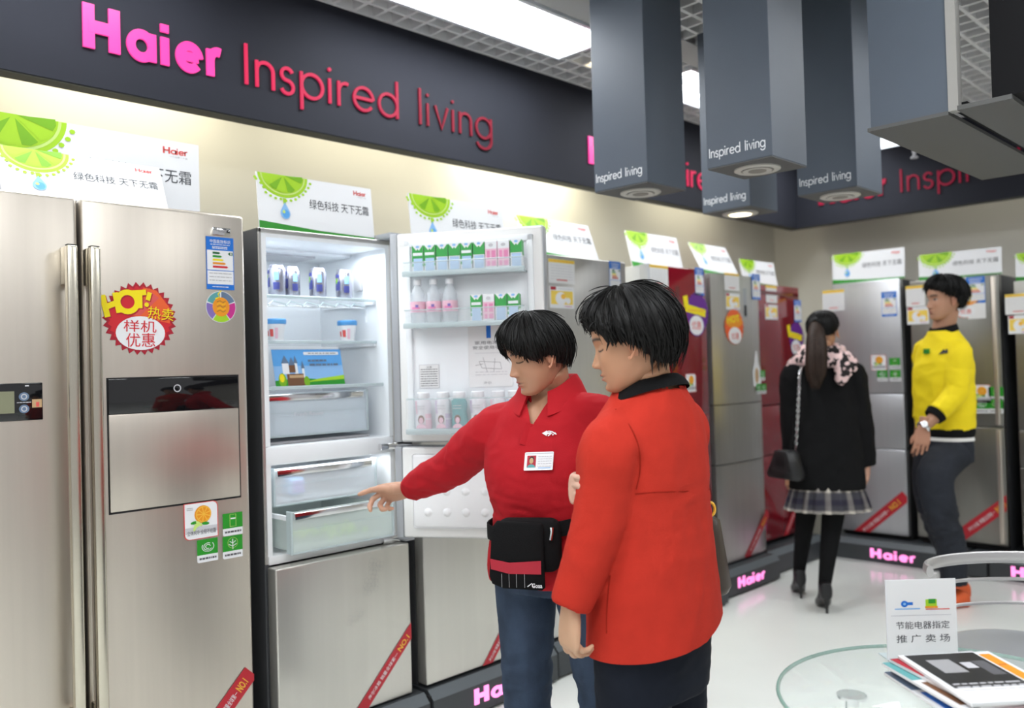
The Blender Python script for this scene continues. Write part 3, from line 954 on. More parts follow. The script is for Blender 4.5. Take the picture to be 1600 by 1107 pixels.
# badge and stickers
u0, z1 = f1.px(331, 355); u1, z0 = f1.px(359, 370)
mb = MB(); mb.box((u0, -.006, z0), (u1, .001, z1), 'chrome', .002, 2)
f = Flat(); p, tot = letter_polys('Haier', .2, .12)
raised_letters(mb, p, tot, (u0 + .012, -.0062, z0 + .010), (1, 0, 0), (0, 0, 1), u1 - u0 - .024, .014, .0006, ['mid_grey'])
mb.build('brand_badge', dr)
put(f1, dr, 'energy_label', art_energy, (321, 369), (366, 454))
put_r(f1, dr, 'hot_sticker', art_hot(.112), (219, 498), label='jagged red round sale sticker with yellow hand lettering')
put_r(f1, dr, 'round_sticker', art_round(.052), (345, 480), label='small round sticker with coloured ring and orange centre')
u, z = f1.px(289, 843); sticker(dr, 'orange_tile_sticker', art_orange(.107), u, z, label='white tile sticker with an orange slice')
for k, (x, y) in enumerate(((348, 839), (308, 881), (348, 875))):
    u, z = f1.px(x, y); sticker(dr, 'green_tile_sticker', art_tile(.069, k), u, z)
u, z = f1.px(352, 1099); ribbon(f1, dr, (322, 1150), (392, 1050), .058)
# trim the ribbon look: edge strip of the cabinet hides the overhang

# ---------------------------------------------------------------- open bottom-freezer fridge
f2 = Fr('tall steel fridge standing wide open with lit white shelves and drawers', 'A', -2.65, 1.475, .572, .16, 1.915, None)
Z = f2.dz
def zz(v): return v - Z
mb = MB()
w2 = .572
for (lo, hi) in (((0, .07, .0), (.022, .62, zz(1.915))), ((w2 - .022, .07, 0), (w2, .62, zz(1.915))), ((.022, .07, zz(1.889)), (w2 - .022, .62, zz(1.915))),
                 ((.022, .585, 0), (w2 - .022, .62, zz(1.889)))):
    mb.box(lo, hi, 'cabinet_grey', .002, 1)
mb.box((.022, .09, 0), (w2 - .022, .60, .02), 'cabinet_grey')
mb.build('cabinet', f2.t)
mb = MB()       # thin metal edge round the opening
for (lo, hi) in (((.0, .066, zz(.745)), (.012, .075, zz(1.915))), ((w2 - .012, .066, zz(.745)), (w2, .075, zz(1.915))), ((.0, .066, zz(1.898)), (w2, .075, zz(1.915)))):
    mb.box(lo, hi, 'steel', .002, 1)
mb.build('front_frame', f2.t)
mb = MB()
a, b = .030, w2 - .030
mb.box((.012, .068, zz(1.15)), (a, .55, zz(1.898)), 'liner'); mb.box((b, .068, zz(1.15)), (w2 - .012, .55, zz(1.898)), 'liner')
mb.box((a, .068, zz(1.884)), (b, .55, zz(1.898)), 'liner'); mb.box((.012, .54, zz(.77)), (w2 - .012, .58, zz(1.898)), 'liner')
mb.box((.012, .068, zz(1.085)), (w2 - .012, .55, zz(1.15)), 'liner', .004, 2)
mb.box((.012, .068, zz(.745)), (a, .55, zz(1.09)), 'liner_warm'); mb.box((b, .068, zz(.745)), (w2 - .012, .55, zz(1.09)), 'liner_warm')
mb.box((.012, .06, zz(.742)), (w2 - .012, .55, zz(.772)), 'liner_warm', .004, 2)
mb.box((a, .30, zz(1.872)), (b, .54, zz(1.888)), 'liner', .004, 2)
mb.build('liner', f2.t)
mb = MB(); mb.box((.08, .34, zz(1.862)), (.40, .50, zz(1.874)), 'pale_grey', .005, 2); mb.build('lamp_housing', f2.t)
mb = MB(); mb.box((.045, .36, zz(1.858)), (.062, .52, zz(1.872)), 'interior_lamp'); mb.box((b - .006, .20, zz(1.60)), (b + .0, .21, zz(1.82)), 'liner'); mb.build('interior_lamp', f2.t)
area_light('fridge_light', (-2.65 - .16, 1.76, 1.868), (.10, .46), 3.0, (.86, .94, 1.0))
area_light('freezer_fill', (-2.65 - .10, 1.76, 1.082), (.06, .44), 1.3, (.9, .96, 1.0))  # added fill that brightens the freezer compartment, not a fitting of the fridge
mb = MB(); mb.box((b - .014, .22, zz(1.73)), (b - .001, .27, zz(1.80)), 'pale_grey', .003, 2); mb.build('thermostat', f2.t)
for zf, nm in ((1.689, 0), (1.524, 1)):
    mb = MB(); mb.box((a + .002, .14, zz(zf) - .006), (b - .002, .50, zz(zf)), 'clear')
    mb.box((a + .002, .133, zz(zf) - .011), (b - .002, .142, zz(zf) + .001), 'clear_edge', .002, 1)
    mb.box((a + .001, .14, zz(zf) - .02), (a + .012, .50, zz(zf) - .007), 'liner'); mb.box((b - .012, .14, zz(zf) - .02), (b - .001, .50, zz(zf) - .007), 'liner')
    if nm == 0:
        for k in range(6): mb.tube([(a + .05 + k * .07, .15, zz(zf) - .035), (a + .08 + k * .07, .17, zz(zf) - .018), (a + .12 + k * .07, .15, zz(zf) - .03)], .003, 'clear_edge', 6)
        mb.tube([(a + .01, .20, zz(zf) - .035), (b - .01, .20, zz(zf) - .03)], .003, 'chrome', 6)
    mb.build('shelf', f2.t)
# crisper
mb = MB(); mb.box((a + .002, .10, zz(1.352)), (b - .002, .50, zz(1.358)), 'clear'); mb.box((a + .002, .094, zz(1.346)), (b - .002, .102, zz(1.359)), 'clear_edge', .002, 1)
mb.build('crisper_cover', f2.t)
def drawer(name, x0, x1, y0, y1, z0, z1, m, bar, text=None):
    mb = MB(); h = z1 - z0
    mb.box((x0, y0, z0), (x1, y0 + .006, z1 - .004), m, .002, 1)
    mb.box((x0 + .006, y0 + .006, z0 + .012), (x0 + .010, y1, z1 - .03), m); mb.box((x1 - .010, y0 + .006, z0 + .012), (x1 - .006, y1, z1 - .03), m)
    mb.box((x0 + .006, y1 - .006, z0 + .012), (x1 - .006, y1, z1 - .03), m); mb.box((x0 + .006, y0 + .006, z0 + .008), (x1 - .006, y1, z0 + .012), m)
    mb.box((x0, y0 - .004, z0 - .002), (x0 + .008, y0 + .03, z1 - .002), 'clear_edge', .002, 1); mb.box((x1 - .008, y0 - .004, z0 - .002), (x1, y0 + .03, z1 - .002), 'clear_edge', .002, 1)
    mb.box((x0, y0 - .002, z0 - .003), (x1, y0 + .008, z0 + .004), 'clear_edge', .001, 1)
    mb.box((x0 + .01, y0 - .001, z0 + h * .52), (x1 - .01, y0 + .0005, z0 + h * .53), 'clear_edge')
    mb.box((x0 - .001, y0 + .03, z1 - .035), (x0 + .012, y1, z1 - .02), 'liner')
    d = mb.build(name, f2.t)
    if bar:
        mb = MB(); mb.box((x0 + .012, y0 - .008, z1 - .032), (x1 - .024, y0 + .004, z1 - .008), 'chrome', .003, 2); mb.build('drawer_handle', d)
    if text:
        mb = MB(); Flat().text(text, x0 + .12, z0 + .07, .12, .014, 'pale_grey').to(mb, (0, y0 - .0008, 0), (1, 0, 0), (0, 0, 1)); mb.build('drawer_lettering', d, smooth=0)
    return d
drawer('crisper_drawer', a + .012, .487, .128, .50, zz(1.178), zz(1.338), 'frost_blue', True, 'Fresh Room')
mb = MB(); mb.box((a + .005, .125, zz(1.152)), (.487, .50, zz(1.160)), 'mid_grey'); mb.build('crisper_rail', f2.t)
drawer('freezer_drawer', a + .022, .495, .095, .50, zz(.937), zz(1.072), 'frost', True)
d3 = drawer('freezer_drawer', a + .020, .487, -.02, .47, zz(.785), zz(.932), 'frost_green', True)
mb = MB(); random.seed(3)
for k in range(26):
    x = random.uniform(a + .16, .44); y = random.uniform(.03, .22); r = random.uniform(.012, .026)
    mb.tube([(x - r, y, zz(.800)), (x, y + .01, zz(.800) + r * .9), (x + r * 1.2, y + .015, zz(.801))], [.004, .010, .003], 'lime_pale' if k % 3 else 'lime', 6)
o = mb.build('lettuce', None); o.parent = None
o.matrix_world = frame_of(f2.t); tag(o, 'pale green leaves lying in the lower pulled-out freezer drawer', 'vegetable'); o['kind'] = 'stuff'
mb = MB(); mb.box((.16, .16, zz(.955)), (.22, .24, zz(1.02)), 'blue_pale', .01, 2); mb.box((.165, .157, zz(.965)), (.212, .16, zz(1.01)), 'violet')
o = mb.build('frozen_food_packet', None); o.matrix_world = frame_of(f2.t); tag(o, 'blue packet seen through the frosted upper freezer drawer', 'food packet')

dlow = f2.door(.16, .742, 'steel_pale')
mb = MB(); f = Flat(); rr = random.Random(5)
for (x0, z0, n) in ((.40, .665, 3), (.375, .595, 4), (.30, .50, 2)):
    mb = MB(); f = Flat()
    for k in range(n):
        x = x0 + .030 * (k % 2); z = zz(z0) + .026 * (k // 2) + .01 * (k % 2); r = .011
        for q in range(4): f.ring(x + .011 * cos(q * pi / 2 + .5), z + .011 * sin(q * pi / 2 + .5), r - .0008, r, 'steel', 1, n=14)
    f.to(mb, (0, -.0008, 0), (1, 0, 0), (0, 0, 1)); mb.build('flower_etching', dlow, smooth=0)
ribbon(f2, dlow, (560, 1118), (648, 976), .044)
# hinges and top cap
mb = MB(); mb.box((.516, .0, zz(1.9155)), (.585, .12, zz(1.937)), 'cabinet_light', .004, 2); mb.build('hinge_cover', f2.t)
for z in (1.112, .752):
    mb = MB(); mb.box((.485, .045, zz(z) - .012), (.565, .068, zz(z) + .012), 'chrome', .003, 2); mb.box((.555, .0, zz(z) - .006), (.60, .066, zz(z) + .004), 'mid_grey', .003, 2)
    mb.build('hinge', f2.t)

# ---- open doors, local frame x hinge -> free edge, y into the thickness, inner face at y = 0
DA = math.atan2(.547, .837)
def door_matrix(z0): return Matrix.Translation((-2.60, 1.98, z0)) @ Matrix.Rotation(DA, 4, 'Z')
DM = door_matrix(0.0)
def dbuild(mb, name, parent, **k):
    xf(mb, DM); return mb.build(name, parent, True, **k)
DW_ = .567
mb = MB()
mb.box((0, .012, 1.132), (DW_, .068, 1.924), 'cabinet_light', .006, 2)
mb.box((.004, .0, 1.136), (DW_ - .004, .014, 1.920), 'gasket', .008, 3)
ud = dbuild(mb, 'upper_door', f2.t)
mb = MB()       # raised liner frame
for (lo, hi) in (((.038, -.016, 1.165), (.060, .004, 1.890)), ((DW_ - .060, -.016, 1.165), (DW_ - .038, .004, 1.890)), ((.038, -.016, 1.866), (DW_ - .038, .004, 1.890)), ((.038, -.016, 1.160), (DW_ - .038, .004, 1.182)), ((.05, -.003, 1.17), (DW_ - .05, .003, 1.88))):
    mb.box(lo, hi, 'liner', .003, 2)
dbuild(mb, 'door_liner', ud)
def rack(z0, zf, name='door_rack'):
    mb = MB(); a, b = .062, DW_ - .062
    mb.box((a, -.085, z0 - .012), (b, -.001, z0 - .004), 'clear_edge', .002, 1)
    mb.box((a - .008, -.096, z0 - .016), (b + .008, -.084, z0 + .004), 'clear_edge', .004, 2)
    mb.box((a, -.094, z0), (b, -.090, zf), 'clear'); mb.box((a - .002, -.096, zf - .004), (b + .002, -.088, zf), 'clear_edge', .001, 1)
    for x in (a - .004, b - .004): mb.box((x, -.094, z0 - .006), (x + .008, -.002, zf), 'clear')
    dbuild(mb, name, ud)
rack(1.762, 1.80); rack(1.572, 1.625); rack(1.185, 1.300)
mb = MB(); f = Flat()      # instruction sheet and small notice inside the door
f.rect(.275, 1.335, .44, 1.565, 'paper', 1); f.rect(.345, 1.515, .362, 1.575, 'blue', 3)
f.text('家用电冰箱', .300, 1.492, .11, .013, 'grey_text', 2, .012); f.text('安全使用手册', .292, 1.474, .125, .013, 'grey_text', 2, .012)
f.stroke([(.30, 1.46), (.42, 1.46)], .0015, 'pale_grey', 2)
for (c0, c1) in (((.315, 1.43), (.395, 1.425)), ((.325, 1.405), (.40, 1.40)), ((.315, 1.43), (.325, 1.405)), ((.395, 1.425), (.40, 1.40)), ((.33, 1.445), (.345, 1.39)), ((.375, 1.44), (.37, 1.39)), ((.30, 1.415), (.33, 1.42))):
    f.stroke([c0, c1], .0016, 'mid_grey', 2)
f.lines(.30, 1.375, .42, 1.395, 2, 'pale_grey', .002, 2, 3); f.text('海尔', .33, 1.345, .03, .010, 'mid_grey', 2, .02)
xm = f.to(MB(), (0, -.0045, 0), (1, 0, 0), (0, 0, 1)); dbuild(xm, 'instruction_sheet', ud, smooth=0)
mb = MB(); f = Flat(); f.rect(.082, 1.335, .160, 1.424, 'pale_grey', 1); f.rect(.084, 1.337, .158, 1.422, 'paper', 2)
f.lines(.088, 1.34, .154, 1.41, 8, 'grey_text', .0028, 3, 9); f.text('注意', .110, 1.410, .022, .008, 'grey_text', 3)
f.to(mb, (0, -.0045, 0), (1, 0, 0), (0, 0, 1)); dbuild(mb, 'notice_label', ud, smooth=0)
# lower freezer door
mb = MB(); mb.box((0, .012, .772), (DW_, .068, 1.118), 'cabinet_light', .006, 2); mb.box((.004, .0, .776), (DW_ - .004, .014, 1.114), 'gasket', .008, 3)
ld = dbuild(mb, 'freezer_door', f2.t)
for (z0, z1, dd) in ((1.134, 1.922, ud), (.774, 1.116, ld)):
    mb = MB(); mb.box((-.026, .004, z0), (.002, .060, z1), 'cabinet_light', .004, 2); dbuild(mb, 'hinge_edge', dd)
mb = MB(); mb.box((.045, -.010, .812), (DW_ - .045, .004, 1.090), 'liner_warm', .012, 4)
for i in range(6):
    for j in range(2):
        mb.lathe([(.016, 0), (.012, .004), (.004, .006), (.0, .006)], 'liner_warm', (0, 0, 0), 14)
        k = len(mb.v) - 4 * 14
        for q in range(k, len(mb.v)):
            p = mb.v[q]; mb.v[q] = Vector((.105 + i * .073 + p.x, -.010 - p.z, .872 + j * .078 + p.y))
dbuild(mb, 'door_liner', ld)

# ---- things standing in the fridge (world places taken on the shelves)
def lath_thing(name, label, cat, group, loc, prof, key, rz=0, extra=None, lid=None):
    t = thing(name, label, cat, loc, rz, group)
    mb = MB().lathe(prof, key, (0, 0, 0), 24)
    if extra: extra(mb)
    mb.build('body', t)
    if lid: 
        mb = MB().lathe(lid[0], lid[1], (0, 0, 0), 24); mb.build('lid', t)
    return t
can_prof = [(.0, 0), (.024, 0), (.028, .004), (.032, .012), (.0325, .100), (.028, .112), (.026, .115), (.026, .118), (.024, .118), (.0235, .115), (.0, .115)]
def can_art(mb):
    n = 24
    for (z0, z1, k, a0, a1) in ((.035, .070, 'can_blue', 200, 262), (.085, .098, 'can_blue', 200, 258), (.025, .052, 'can_blue', 290, 330), (.06, .09, 'blue_pale', 296, 326), (.062, .082, 'lime_dark', 225, 240)):
        vs = []; fs = []; m = 8
        for i in range(m + 1):
            a = radians(a0 + (a1 - a0) * i / m); vs += [(.0331 * cos(a), .0331 * sin(a), z0), (.0331 * cos(a), .0331 * sin(a), z1)]
        for i in range(m): fs.append([2 * i, 2 * i + 2, 2 * i + 3, 2 * i + 1])
        mb.add(vs, fs, k)
can_lab = ['silver blue drink can at the left end of the top fridge shelf', 'second silver blue drink can from the left on the top shelf', 'third silver blue drink can from the left on the top shelf, tallest looking', 'silver blue drink can at the right end of the top shelf']
for i, x in enumerate((433, 460, 497, 538)):
    p = at(x, 462, 0, -2.65 - .21); 
    lath_thing('drink_can', can_lab[i], 'can', 'drink cans on the top fridge shelf', (p.x - (.02 if i == 1 else 0), max(p.y, 1.545) , 1.6895), can_prof, 'can_metal', [.3, .8, .5, .6][i], can_art)
def cup_art(mb):
    for (z0, z1, k, a0, a1) in ((.018, .045, 'red_soft', 250, 275), (.02, .04, 'red_soft', 225, 240), (.01, .05, 'pink_pale', 285, 305)):
        vs = []; fs = []; m = 6
        for i in range(m + 1):
            a = radians(a0 + (a1 - a0) * i / m)
            for z in (z0, z1):
                r = .0275 + .008 * z / .068 + .0006; vs.append((r * cos(a), r * sin(a), z))
        for i in range(m): fs.append([2 * i, 2 * i + 2, 2 * i + 3, 2 * i + 1])
        mb.add(vs, fs, k)
for i, x in enumerate((431, 543)):
    p = at(x, 530, 0, -2.65 - .22)
    lath_thing('yogurt_cup', ['yogurt cup with blue lid at the left edge of the middle shelf', 'yogurt cup with blue lid and red print at the right of the middle shelf'][i], 'cup', 'yogurt cups on the middle shelf',
               (p.x, max(p.y, 1.545), 1.5245), [(.0, 0), (.027, 0), (.0275, .003), (.0355, .068), (.0, .068)], 'white', .7, cup_art, ([(.037, .064), (.039, .068), (.039, .080), (.036, .084), (.0, .084)], 'sky_blue'))
# leaflet with a picture standing on the crisper cover
p0 = at(429, 603, 0, -2.80); p1 = at(527, 601, 0, -2.80)
t = thing('leaflet_card', 'blue picture leaflet with a castle and grass leaning on the crisper cover', 'leaflet', (p0.x, p0.y, 1.3575))
mb = MB(); f = Flat(); Lw = .295; Lh = .138
f.rect(0, 0, Lw, Lh, 'sky_blue', 2); f.rect(0, 0, Lw, .075, 'blue_pale', 3); f.poly([(0, 0), (Lw, 0), (Lw, .035), (.18, .022), (.10, .030), (0, .02)], 'green', 4)
f.poly([(.12, .012), (Lw, .02), (Lw, .036), (.18, .024)], 'lime', 5)
for (x0, x1, y0, y1, k) in ((.035, .062, .045, .085, 'white'), (.085, .098, .040, .085, 'white'), (.062, .088, .05, .078, 'brown'), (.115, .125, .03, .065, 'white'), (.05, .12, .0, .045, 'brown'), (.06, .12, .03, .04, 'tan')): f.rect(x0, y0, x1, y1, k, 5)
for (x, y, w) in ((.0485, .085, .016), (.0915, .085, .009), (.075, .078, .013), (.12, .065, .007)): f.poly([(x - w, y), (x + w, y), (x, y + .03)], 'slate', 6)
f.ell(.03, .022, .016, .026, 'lime_dark', 6); f.ell(.028, .030, .010, .016, 'yellow', 7); f.ell(.13, .015, .012, .02, 'lime_dark', 6)
f.rrect(.13, Lh - .022, Lw - .012, Lh - .010, .004, 'white', 5); f.lines(.15, Lh - .020, Lw - .02, Lh - .012, 1, 'mid_grey', .004, 6, 4)
f.lines(.145, .088, .225, .10, 1, 'slate', .008, 6, 5); f.lines(.15, .072, .275, .084, 1, 'slate', .008, 6, 6)
f.to(mb, (p0.x, p0.y + .005, 1.3585), (.0, 1, 0), Vector((-.22, .0, 1)).normalized())
mb.add([(p0.x - .001, p0.y + .005, 1.3585), (p0.x - .001, p0.y + Lw, 1.3585), (p0.x - .001 - .0318, p0.y + Lw, 1.358 + .1445), (p0.x - .001 - .0318, p0.y + .005, 1.358 + .1445)], [[0, 1, 2, 3]], 'white')
mb.build('printed_card', t, True, smooth=0)

# cartons, bottles on the open door
def at_door(xl, y, z): return DM @ Vector((xl, y, z))
def carton(xl, z0, pinkish, low, label, group, w=.043, d=.034, h=.104):
    p = at_door(xl, -.05, z0)
    mb = MB()
    mb.box((-w / 2, -d / 2, 0), (w / 2, d / 2, h), 'milk_white', .0015, 1)
    f = Flat()
    if pinkish:
        f.rect(-w / 2, 0, w / 2, h * .72, 'pink_pale', 1); f.rect(-w * .35, .1 * h, -w * .1, .66 * h, 'pink', 2); f.rect(.05 * w, .1 * h, .4 * w, .66 * h, 'pink', 2)
        f.rect(-w * .35, .30 * h, .4 * w, .36 * h, 'pink_pale', 3); f.ell(0, .85 * h, w * .2, w * .14, 'pale_grey', 2); f.rect(-w / 2, 0, w / 2, .12 * h, 'milk_white', 3)
    else:
        f.rect(-w / 2, .55 * h if not low else .40 * h, w / 2, h, 'milk_green', 1)
        f.poly([(-w * .5, h), (w * .5, h), (w * .12, .80 * h), (0, .86 * h), (-w * .12, .80 * h)], 'milk_white', 2)
        f.ell(0, .93 * h, w * .16, w * .10, 'blue_pale', 3)
        if low: f.rect(-w * .42, .62 * h, w * .42, .72 * h, 'milk_white', 2); f.rect(-w / 2, .24 * h, w / 2, .34 * h, 'milk_green', 1)
        f.rect(-w * .38, .06 * h, w * .42, .52 * h, 'milk_blue', 3)
    f.to(mb, (0, -d / 2 - .0003, 0), (1, 0, 0), (0, 0, 1))
    for side in (-1, 1):
        mb.box((side * (w / 2 + .0004) - .0003, -d / 2 + .002, h * .45), (side * (w / 2 + .0004) + .0003, d / 2 - .002, h - .004), 'pink_pale' if pinkish else 'milk_green')
    o = mb.build('drink_carton', None, smooth=0)
    o.location = p; o.rotation_euler = (0, 0, DA + random.uniform(-.05, .05))
    tag(o, label, 'carton', group)
words = ['first', 'second', 'third', 'fourth', 'fifth', 'sixth', 'seventh', 'eighth', 'ninth']
kinds = [(0, 1), (0, 1), (0, 0), (0, 0), (0, 1), (0, 0), (1, 0), (1, 0), (0, 0)]
for i in range(9):
    carton(.108 + i * .0463, 1.7605, kinds[i][0], kinds[i][1], ('pink and white' if kinds[i][0] else 'green and white') + ' drink carton, %s from the left in the top door rack' % words[i], 'drink cartons in the top door rack')
for i in range(4):
    k = [(0, 1), (2, 0), (0, 0), (0, 1)][i]
    carton(.326 + i * .0455, 1.5705, 1 if k[0] else 0, k[1], ('pale' if k[0] else 'green and white') + ' drink carton, %s of the four in the middle door rack' % words[i], 'drink cartons in the middle door rack', h=.102)
bot = [(.0, 0), (.024, 0), (.0275, .006), (.0255, .02), (.028, .035), (.028, .085), (.024, .10), (.026, .112), (.018, .132), (.0115, .142), (.0115, .150), (.0, .150)]
def bot_art(mb):
    for (z0, z1, k, a0, a1, r) in ((.046, .086, 'pink_pale', 0, 360, .0286), (.050, .066, 'pink', 240, 300, .0290), (.064, .074, 'violet', 268, 290, .0293)):
        vs = []; fs = []; m = 24
        for i in range(m + 1):
            a = radians(a0 + (a1 - a0) * i / m); vs += [(r * cos(a), r * sin(a), z0), (r * cos(a), r * sin(a), z1)]
        for i in range(m): fs.append([2 * i, 2 * i + 2, 2 * i + 3, 2 * i + 1])
        mb.add(vs, fs, k)
for i in range(3):
    lath_thing('water_bottle', 'clear plastic bottle with pink label, %s from the left in the middle door rack' % words[i], 'bottle', 'water bottles in the middle door rack', at_door((.099, .160, .222)[i], -.05, 1.5695), bot, 'bottle_clear', DA, bot_art,
               ([(.0145, .148), (.0145, .166), (.013, .168), (.0, .168)], 'white'))
yog = [(.0, 0), (.026, 0), (.029, .006), (.030, .04), (.0265, .062), (.029, .085), (.029, .100), (.020, .116), (.019, .122), (.0, .122)]
def yog_art(c1):
    def fn(mb):
        m = 16
        for (z0, z1, k, a0, a1) in ((.006, .060, c1, 300, 400), (.060, .108, c1, 180, 235)):
            vs = []; fs = []
            for i in range(m + 1):
                a = radians(a0 + (a1 - a0) * i / m)
                for z in (z0, (z0 + z1) / 2, z1):
                    r = .0305 if z < .05 else (.0275 if z < .075 else .0296)
                    vs.append(((r) * cos(a), r * sin(a), z))
            for i in range(m): fs += [[3 * i, 3 * i + 3, 3 * i + 4, 3 * i + 1], [3 * i + 1, 3 * i + 4, 3 * i + 5, 3 * i + 2]]
            mb.add(vs, fs, k)
        f = Flat(); f.ell(0, .040, .012, .016, 'brown', 1, 18); f.ell(0, .036, .008, .0115, 'pink_pale', 2, 18); f.poly(arc(0, .008, .019, 0, 180, 10, .016), 'pink_pale', 2)
        f.lines(-.016, .074, .016, .094, 2, 'pale_grey', .003, 1, 4)
        f.to(mb, (0, -.0315, 0), (1, 0, 0), (0, 0, 1))
    return fn
yc = ['pink_pale', 'yogurt_lilac', 'teal', 'yogurt_lilac', 'pink_pale', 'milk_blue']
yb = ['yogurt_white', 'yogurt_white', 'teal', 'yogurt_white', 'yogurt_white', 'yogurt_white']
for i in range(6):
    lath_thing('yogurt_bottle', ('teal' if i == 2 else 'white and lilac') + ' yogurt bottle with white cap, %s from left in lowest door rack' % words[i], 'bottle', 'yogurt bottles in the lowest door rack', at_door((.110, .186, .248, .318, .394, .455)[i], -.05, 1.1825), yog, yb[i], DA, yog_art(yc[i]),
               ([(.0225, .116), (.0235, .118), (.0235, .136), (.021, .139), (.0, .139)], 'white'))

# ---------------------------------------------------------------- row of closed fridges, left wall
f3 = Fr('pale beige steel fridge right behind the open doors, next to the open fridge', 'A', -2.65, 2.115, .60, .165, 1.905, .62)
d = f3.door(.165, .80, 'steel_pale'); f3.door(.80, 1.905, 'steel_pale')
ribbon(f3, d, (757, 1048), (800, 962), .045)
f4 = Fr('silver grey fridge with a black display, behind the heads of the two women', 'A', -2.665, 2.86, .62, .165, 1.925, .62, 'cabinet_light')
d1 = f4.door(.165, .80, 'steel'); d = f4.door(.80, 1.925, 'steel')
put(f4, d, 'price_card', lambda w, h: art_card(w, h, 3), (856, 404), (898, 445))
put(f4, d, 'promotion_card', lambda w, h: art_promo(w, h, 3), (858, 447), (897, 483))
put(f4, d, 'energy_label', art_energy, (951, 408), (970, 455))
u0, z1 = f4.px(911, 475); u1, z0 = f4.px(936, 488)
MB().box((u0, -.003, z0), (u1 + .04, .002, z1), 'black_gloss').build('display', d)
f5 = Fr('red glass fridge with white price cards, set back behind the woman in the orange coat', 'A', -2.85, 3.93, .575, .165, 1.968, .60, 'cabinet_light')
d2 = f5.door(.165, 1.10, 'red_glass'); d = f5.door(1.10, 1.968, 'red_glass', .022)
MB().box((-.006, -.001, 1.10 - Z), (.021, .058, 1.968 - Z), 'cabinet_light', .003, 2).build('door_edge', f5.t)
put(f5, d, 'price_card', lambda w, h: art_card(w, h, 5), (1014, 413), (1044, 449))
put(f5, d, 'promotion_card', lambda w, h: art_promo(w, h, 5), (1020, 452), (1044, 480))
put(f5, d, 'energy_label', art_energy, (1085, 418), (1100, 463))
put_r(f5, d, 'purple_sticker', art_purple(.13), (1086, 489), 'purple and yellow jagged sale sticker')
u, z = f5.px(1059, 480); MB().box((u - .018, -.002, z - .07), (u + .018, .002, z + .12), 'red_glass_dark').build('display_strip', d)
MB().box((u - .010, -.0028, z - .06), (u + .010, -.001, z), 'lime_dark').build('display', d)
u, z = f5.px(1072, 612); sticker(d, 'orange_tile_sticker', art_orange(.10), u, z)
f6 = Fr('slim silver steel fridge with three doors and an orange sale sticker, between red fridges', 'A', -2.83, 4.565, .575, .165, 1.955, .62, 'cabinet_light')
e0 = f6.door(.165, .772, 'steel', curve=.025); e1 = f6.door(.772, 1.14, 'steel', curve=.025); d = f6.door(1.14, 1.955, 'steel', curve=.025)
put(f6, d, 'price_card', lambda w, h: art_card(w, h, 7), (1131, 426), (1155, 455))
put(f6, d, 'promotion_card', lambda w, h: art_promo(w, h, 7), (1133, 458), (1156, 485))
put(f6, d, 'energy_label', art_energy, (1174, 428), (1188, 469))
put_r(f6, d, 'hot_sticker', art_burst_red(.115), (1147, 511), 'orange red oval sale sticker with yellow lettering')
u, z = f6.px(1164, 475); MB().box((u - .022, -.001, z - .09), (u + .022, .003, z + .10), 'cabinet_light', .002, 1).build('display_strip', d)
MB().box((u - .014, -.002, z - .08), (u + .014, .001, z - .01), 'black_gloss').build('display', d)
mb = MB(); f = Flat(); f.poly([(-.05, -.10), (.05, -.10), (.055, .0), (.02, .06), (.01, .13), (-.01, .13), (-.03, .05), (-.055, 0)], 'white', 1); f.ell(0, -.03, .022, .05, 'tan', 2); u, z = f6.px(1182, 580)
f.to(mb, (u, -.0015, z), (1, 0, 0), (0, 0, 1)); mb.build('droplet_sticker', d, smooth=0)
for (x, y) in ((1190, 590), (1184, 611), (1192, 611)): u, z = f6.px(x, y); sticker(d, 'green_tile_sticker', art_tile(.062, 1), u - .02, z - .02)
ribbon(f6, e0, (1166, 874), (1200, 800), .058)
f7 = Fr('dark red glass fridge in the corner beside the girl in black', 'A', -2.925, 5.19, .66, .185, 1.930, .55, 'red_glass_dark')
e0 = f7.door(.185, .76, 'red_glass'); e1 = f7.door(.76, 1.10, 'red_glass'); d = f7.door(1.10, 1.93, 'red_glass')
MB().box((.01, -.004, 1.86 - Z), (.65, .001, 1.885 - Z), 'red_glass_dark', .002, 1).build('top_strip', d)
put(f7, d, 'price_card', lambda w, h: art_card(w, h, 9), (1196, 446), (1214, 474))
put(f7, d, 'promotion_card', lambda w, h: art_promo(w, h, 9), (1195, 476), (1215, 500))
put(f7, d, 'energy_label', art_energy, (1240, 469), (1252, 504))
put_r(f7, d, 'purple_sticker', art_purple(.12), (1242, 528), 'purple jagged sale sticker with a yellow band')
ribbon(f7, e0, (1226, 842), (1248, 782), .05)

# ---------------------------------------------------------------- back wall
YBF = 5.98
g1 = Fr('pale silver fridge with three doors behind the girl in black on the back wall', 'B', YBF, -2.735, .475, .185, 1.945, .58)
e0 = g1.door(.185, .775, 'steel_cool'); e1 = g1.door(.775, 1.155, 'steel_cool'); d = g1.door(1.155, 1.945, 'steel_cool')
put(g1, d, 'price_card', lambda w, h: art_card(w, h, 11), (1285, 455), (1320, 485))
put(g1, d, 'energy_label', art_energy, (1377, 457), (1402, 494))
u, z = g1.px(1362, 578); sticker(d, 'orange_tile_sticker', art_orange(.10), u, z)
for k, (x, y) in enumerate(((1390, 577), (1371, 596), (1391, 596))): u, z = g1.px(x, y); sticker(d, 'green_tile_sticker', art_tile(.072, k), u, z)
ribbon(g1, e0, (1336, 840), (1416, 775), .075)
g2 = Fr('bronze grey steel fridge with two doors behind the man in yellow', 'B', YBF, -2.20, .545, .195, 1.915, .58)
e0 = g2.door(.195, .945, 'steel_dark'); d = g2.door(.945, 1.915, 'steel_dark')
